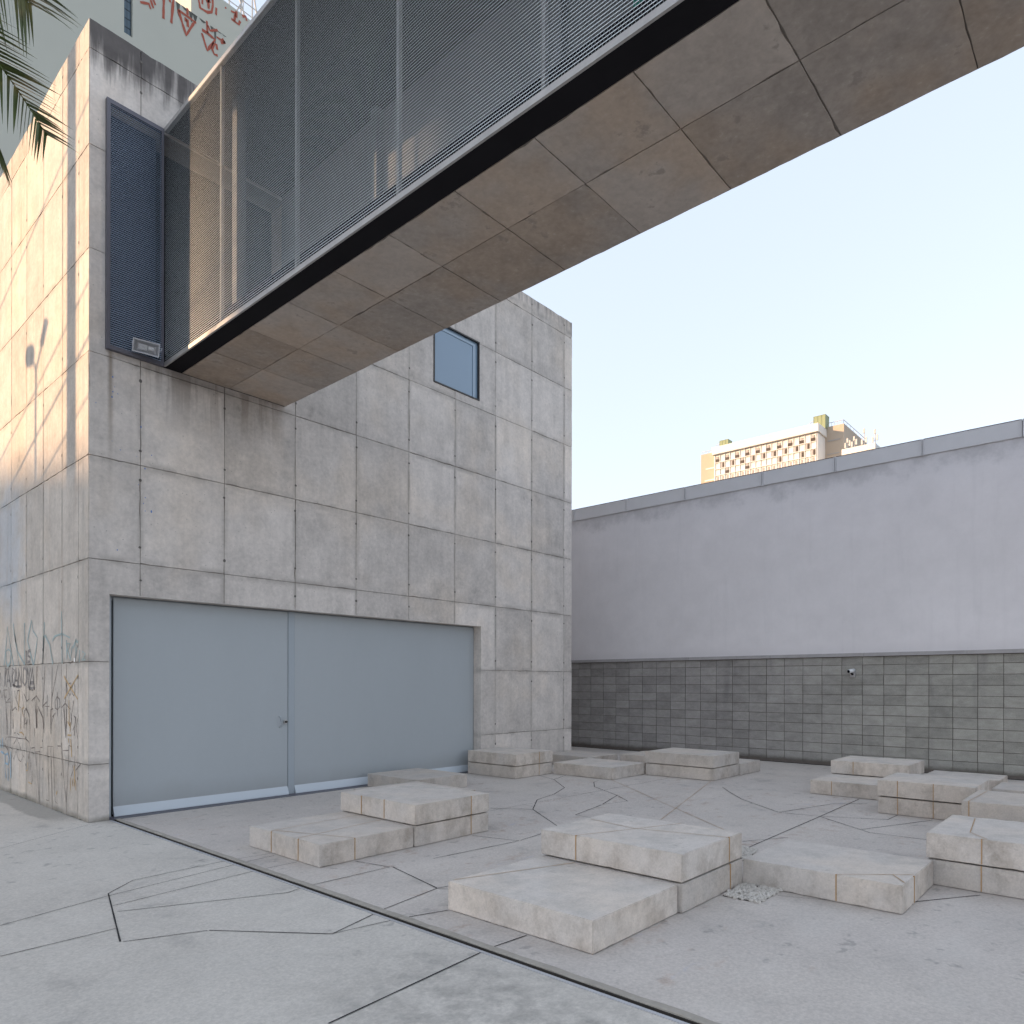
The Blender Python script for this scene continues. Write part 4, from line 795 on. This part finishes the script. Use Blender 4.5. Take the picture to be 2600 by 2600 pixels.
# ------------------------------------------------------------------ palm at the street corner (crown reaches into the frame)
pl = thing('palm_tree', 'palm tree whose drooping fronds hang into the top left corner', 'palm tree')
PC = Vector((-3.6, -2.7, 6.9))
tk_ = MB(); tk_.tube([(-3.9, -2.4, -.05), (-3.85, -2.45, 2), (-3.72, -2.6, 4.5), PC], .19, 12, .12); tk_.build('trunk', M['trunk'], pl, True)
rp = random.Random(11)
def frond(pts, ll, droop, n=46, spread=.8, face=None):
    pts = [Vector(p) for p in pts]
    def at(t_):
        s_ = t_ * (len(pts) - 1); i = min(int(s_), len(pts) - 2); f_ = s_ - i
        p0 = pts[max(i - 1, 0)]; p1 = pts[i]; p2 = pts[i + 1]; p3 = pts[min(i + 2, len(pts) - 1)]
        return .5 * ((2 * p1) + (p2 - p0) * f_ + (2 * p0 - 5 * p1 + 4 * p2 - p3) * f_ * f_ + (3 * p1 - p0 - 3 * p2 + p3) * f_ ** 3)
    mb = MB(); mb.tube([at(i / 24) for i in range(25)], .016, 6, .003)
    for i in range(n):
        t_ = .12 + .88 * i / n; p = at(t_); d = (at(min(1, t_ + .02)) - at(max(0, t_ - .02))).normalized()
        s0 = d.cross(Vector(face) if face else Vector((0, 0, 1))).normalized()
        for sg_ in (-1, 1):
            L_ = ll * (math.sin(math.pi * (.12 + .80 * t_)) ** .6) * rp.uniform(.75, 1.1)
            dd = (s0 * sg_ * spread + d * (.75 if not face else .8) + Vector((0, 0, -droop * rp.uniform(.3, 1.1)))).normalized()
            w_ = .016 * rp.uniform(.7, 1.2); cur = p.copy(); ring = []
            sd = dd.cross(Vector((rp.uniform(-.4, .4), rp.uniform(-.4, .4), 1))).normalized()
            for k in range(5):
                f_ = k / 4; ww = w_ * (1 - f_ ** 1.6) + .0006
                ring += [cur + sd * ww, cur - sd * ww]
                cur = cur + dd * L_ / 4; dd = (dd + Vector((0, 0, -.13 * droop - .03))).normalized()
            mb.add(ring, [(2 * k, 2 * k + 2, 2 * k + 3, 2 * k + 1) for k in range(4)])
    mb.build('frond', M['leaf'], pl, recalc=False)
frond([PC, (-2.9, -2.85, 7.45), (-2.2, -3.0, 7.5), (-1.72, -3.1, 7.35), (-1.40, -3.2, 7.05)], .75, .35, 40, .7, (.3, .9, .45))
frond([PC, (-2.9, -2.9, 7.15), (-2.1, -2.98, 7.0), (-1.62, -3.15, 6.50), (-1.34, -3.36, 5.98)], .52, .10, 56, .62, (.3, .9, .45))
frond([PC, (-2.9, -3.3, 7.6), (-2.2, -3.6, 7.8), (-1.68, -3.75, 7.5)], .75, .8, 50)
frond([PC, (-2.9, -2.6, 7.3), (-2.2, -2.5, 7.1), (-1.7, -2.6, 6.6), (-1.52, -2.7, 6.1)], .6, .5, 56)
for k in range(7):
    a = 1.4 + k * .62; frond([PC, PC + Vector((math.cos(a) * .8, math.sin(a) * .8, .55)), PC + Vector((math.cos(a) * 1.6, math.sin(a) * 1.6, .35)), PC + Vector((math.cos(a) * 2.0, math.sin(a) * 2.0, -.5))], .55, .6, 34)

# ------------------------------------------------------------------ what stands across the street and throws the shade
S_ = SUN_TO; N_ = Vector((.669, .744, 0)); TE = math.tan(R(SUN_EL))
def along(dist, q, z=0): return S_ * dist + N_ * q + Vector((0, 0, z))
def block(name, label, q0, q1, d0, d1, h):
    b_ = thing(name, label, 'building')
    pts = [along(d, q) for d, q in ((d0, q0), (d0, q1), (d1, q1), (d1, q0))]
    mb = MB(); mb.add([(p.x, p.y, 0) for p in pts] + [(p.x, p.y, h) for p in pts], [(0, 1, 5, 4), (1, 2, 6, 5), (2, 3, 7, 6), (3, 0, 4, 7), (4, 5, 6, 7)])
    w_ = mb.build('wall', M['cityblock'], b_)
    pr = MB(); e_ = [along(d, q) for d, q in ((d0 - .3, q0 - .0), (d0 - .3, q1), (d0, q1), (d0, q0 - .0))]
    pr.add([(p.x, p.y, h - 1.2) for p in e_] + [(p.x, p.y, h - .4) for p in e_], [(0, 1, 5, 4), (1, 2, 6, 5), (2, 3, 7, 6), (3, 0, 4, 7), (4, 5, 6, 7), (0, 1, 2, 3)])
    pr.build('cornice', M['white'], b_)
block('office_block', 'tall block across the street, outside the picture, shading the courtyard', -17, -.62, 88, 100, 12 + 88 * TE)
block('apartment_block', 'lower block across the street, outside the picture, shading the foot of the side wall', -.62, 15, 90, 101, 4.55 + 90 * TE)
up1 = thing('utility_pole', 'round concrete utility pole out of the picture, its shadow falling down the sunlit wall', 'pole')
P0 = along(7.0, 0) + Vector((0, .66, 0)); pz = MB(); pz.tube([(P0.x, P0.y, -.1), (P0.x, P0.y, 14)], .15, 14, .12); pz.build('shaft', M['wood'], up1, True)
cb = MB(); cb.box(P0.x - .06, P0.x + .06, P0.y - 1.1, P0.y + 1.1, 11.9, 12.02); cb.build('cross_arm', M['wood'], up1)
sl_ = thing('street_lamp', 'two-armed street lamp out of the picture whose shadow falls on the sunlit wall', 'street lamp')
P1 = along(8.5, 0) + Vector((0, 2.2, 0)); zt = 6.5 + 8.5 * TE
lm = MB(); lm.tube([(P1.x, P1.y, -.1), (P1.x, P1.y, zt - .25)], .035, 8); lm.build('mast', M['alu'], sl_)
for dy, dz, tl in ((.34, .12, -.12), (-.42, .12, .32)):
    hd = MB(); hd.tube([(P1.x, P1.y, zt - .26), (P1.x, P1.y + dy * .5, zt - .05), (P1.x, P1.y + dy, zt + dz + tl * .3)], .03, 6); hd.build('arm', M['alu'], sl_)
    hd = MB(); hd.tube([(P1.x, P1.y + dy * .62, zt + .02), (P1.x, P1.y + dy * 1.18, zt + dz + tl * .55)], .16 if dy > 0 else .08, 10); hd.build('lamp_head', M['alu'], sl_)
for i, (zz, sag, lab) in enumerate(((8.9, .5, 'highest'), (6.6, .8, 'second'), (5.9, .9, 'third'), (5.2, .7, 'fourth'))):
    D_ = 6.5 + i * .4; a = along(D_, 0, zz + D_ * TE); pts = []
    for k in range(21):
        y = -8 + k * 1.3; pts.append((a.x, a.y + y, a.z + (-.30 * y if i else -.26 * y) + .008 * (y - 4) ** 2 * sag))
    wv = MB(); wv.tube(pts, .014 + .006 * (i == 2), 6); tag(wv.build('power_line', M['black']), f'{lab} overhead cable out of the picture, casting a slanting shadow line on the sunlit wall', 'cable', 'overhead cables along the street', 'thing')
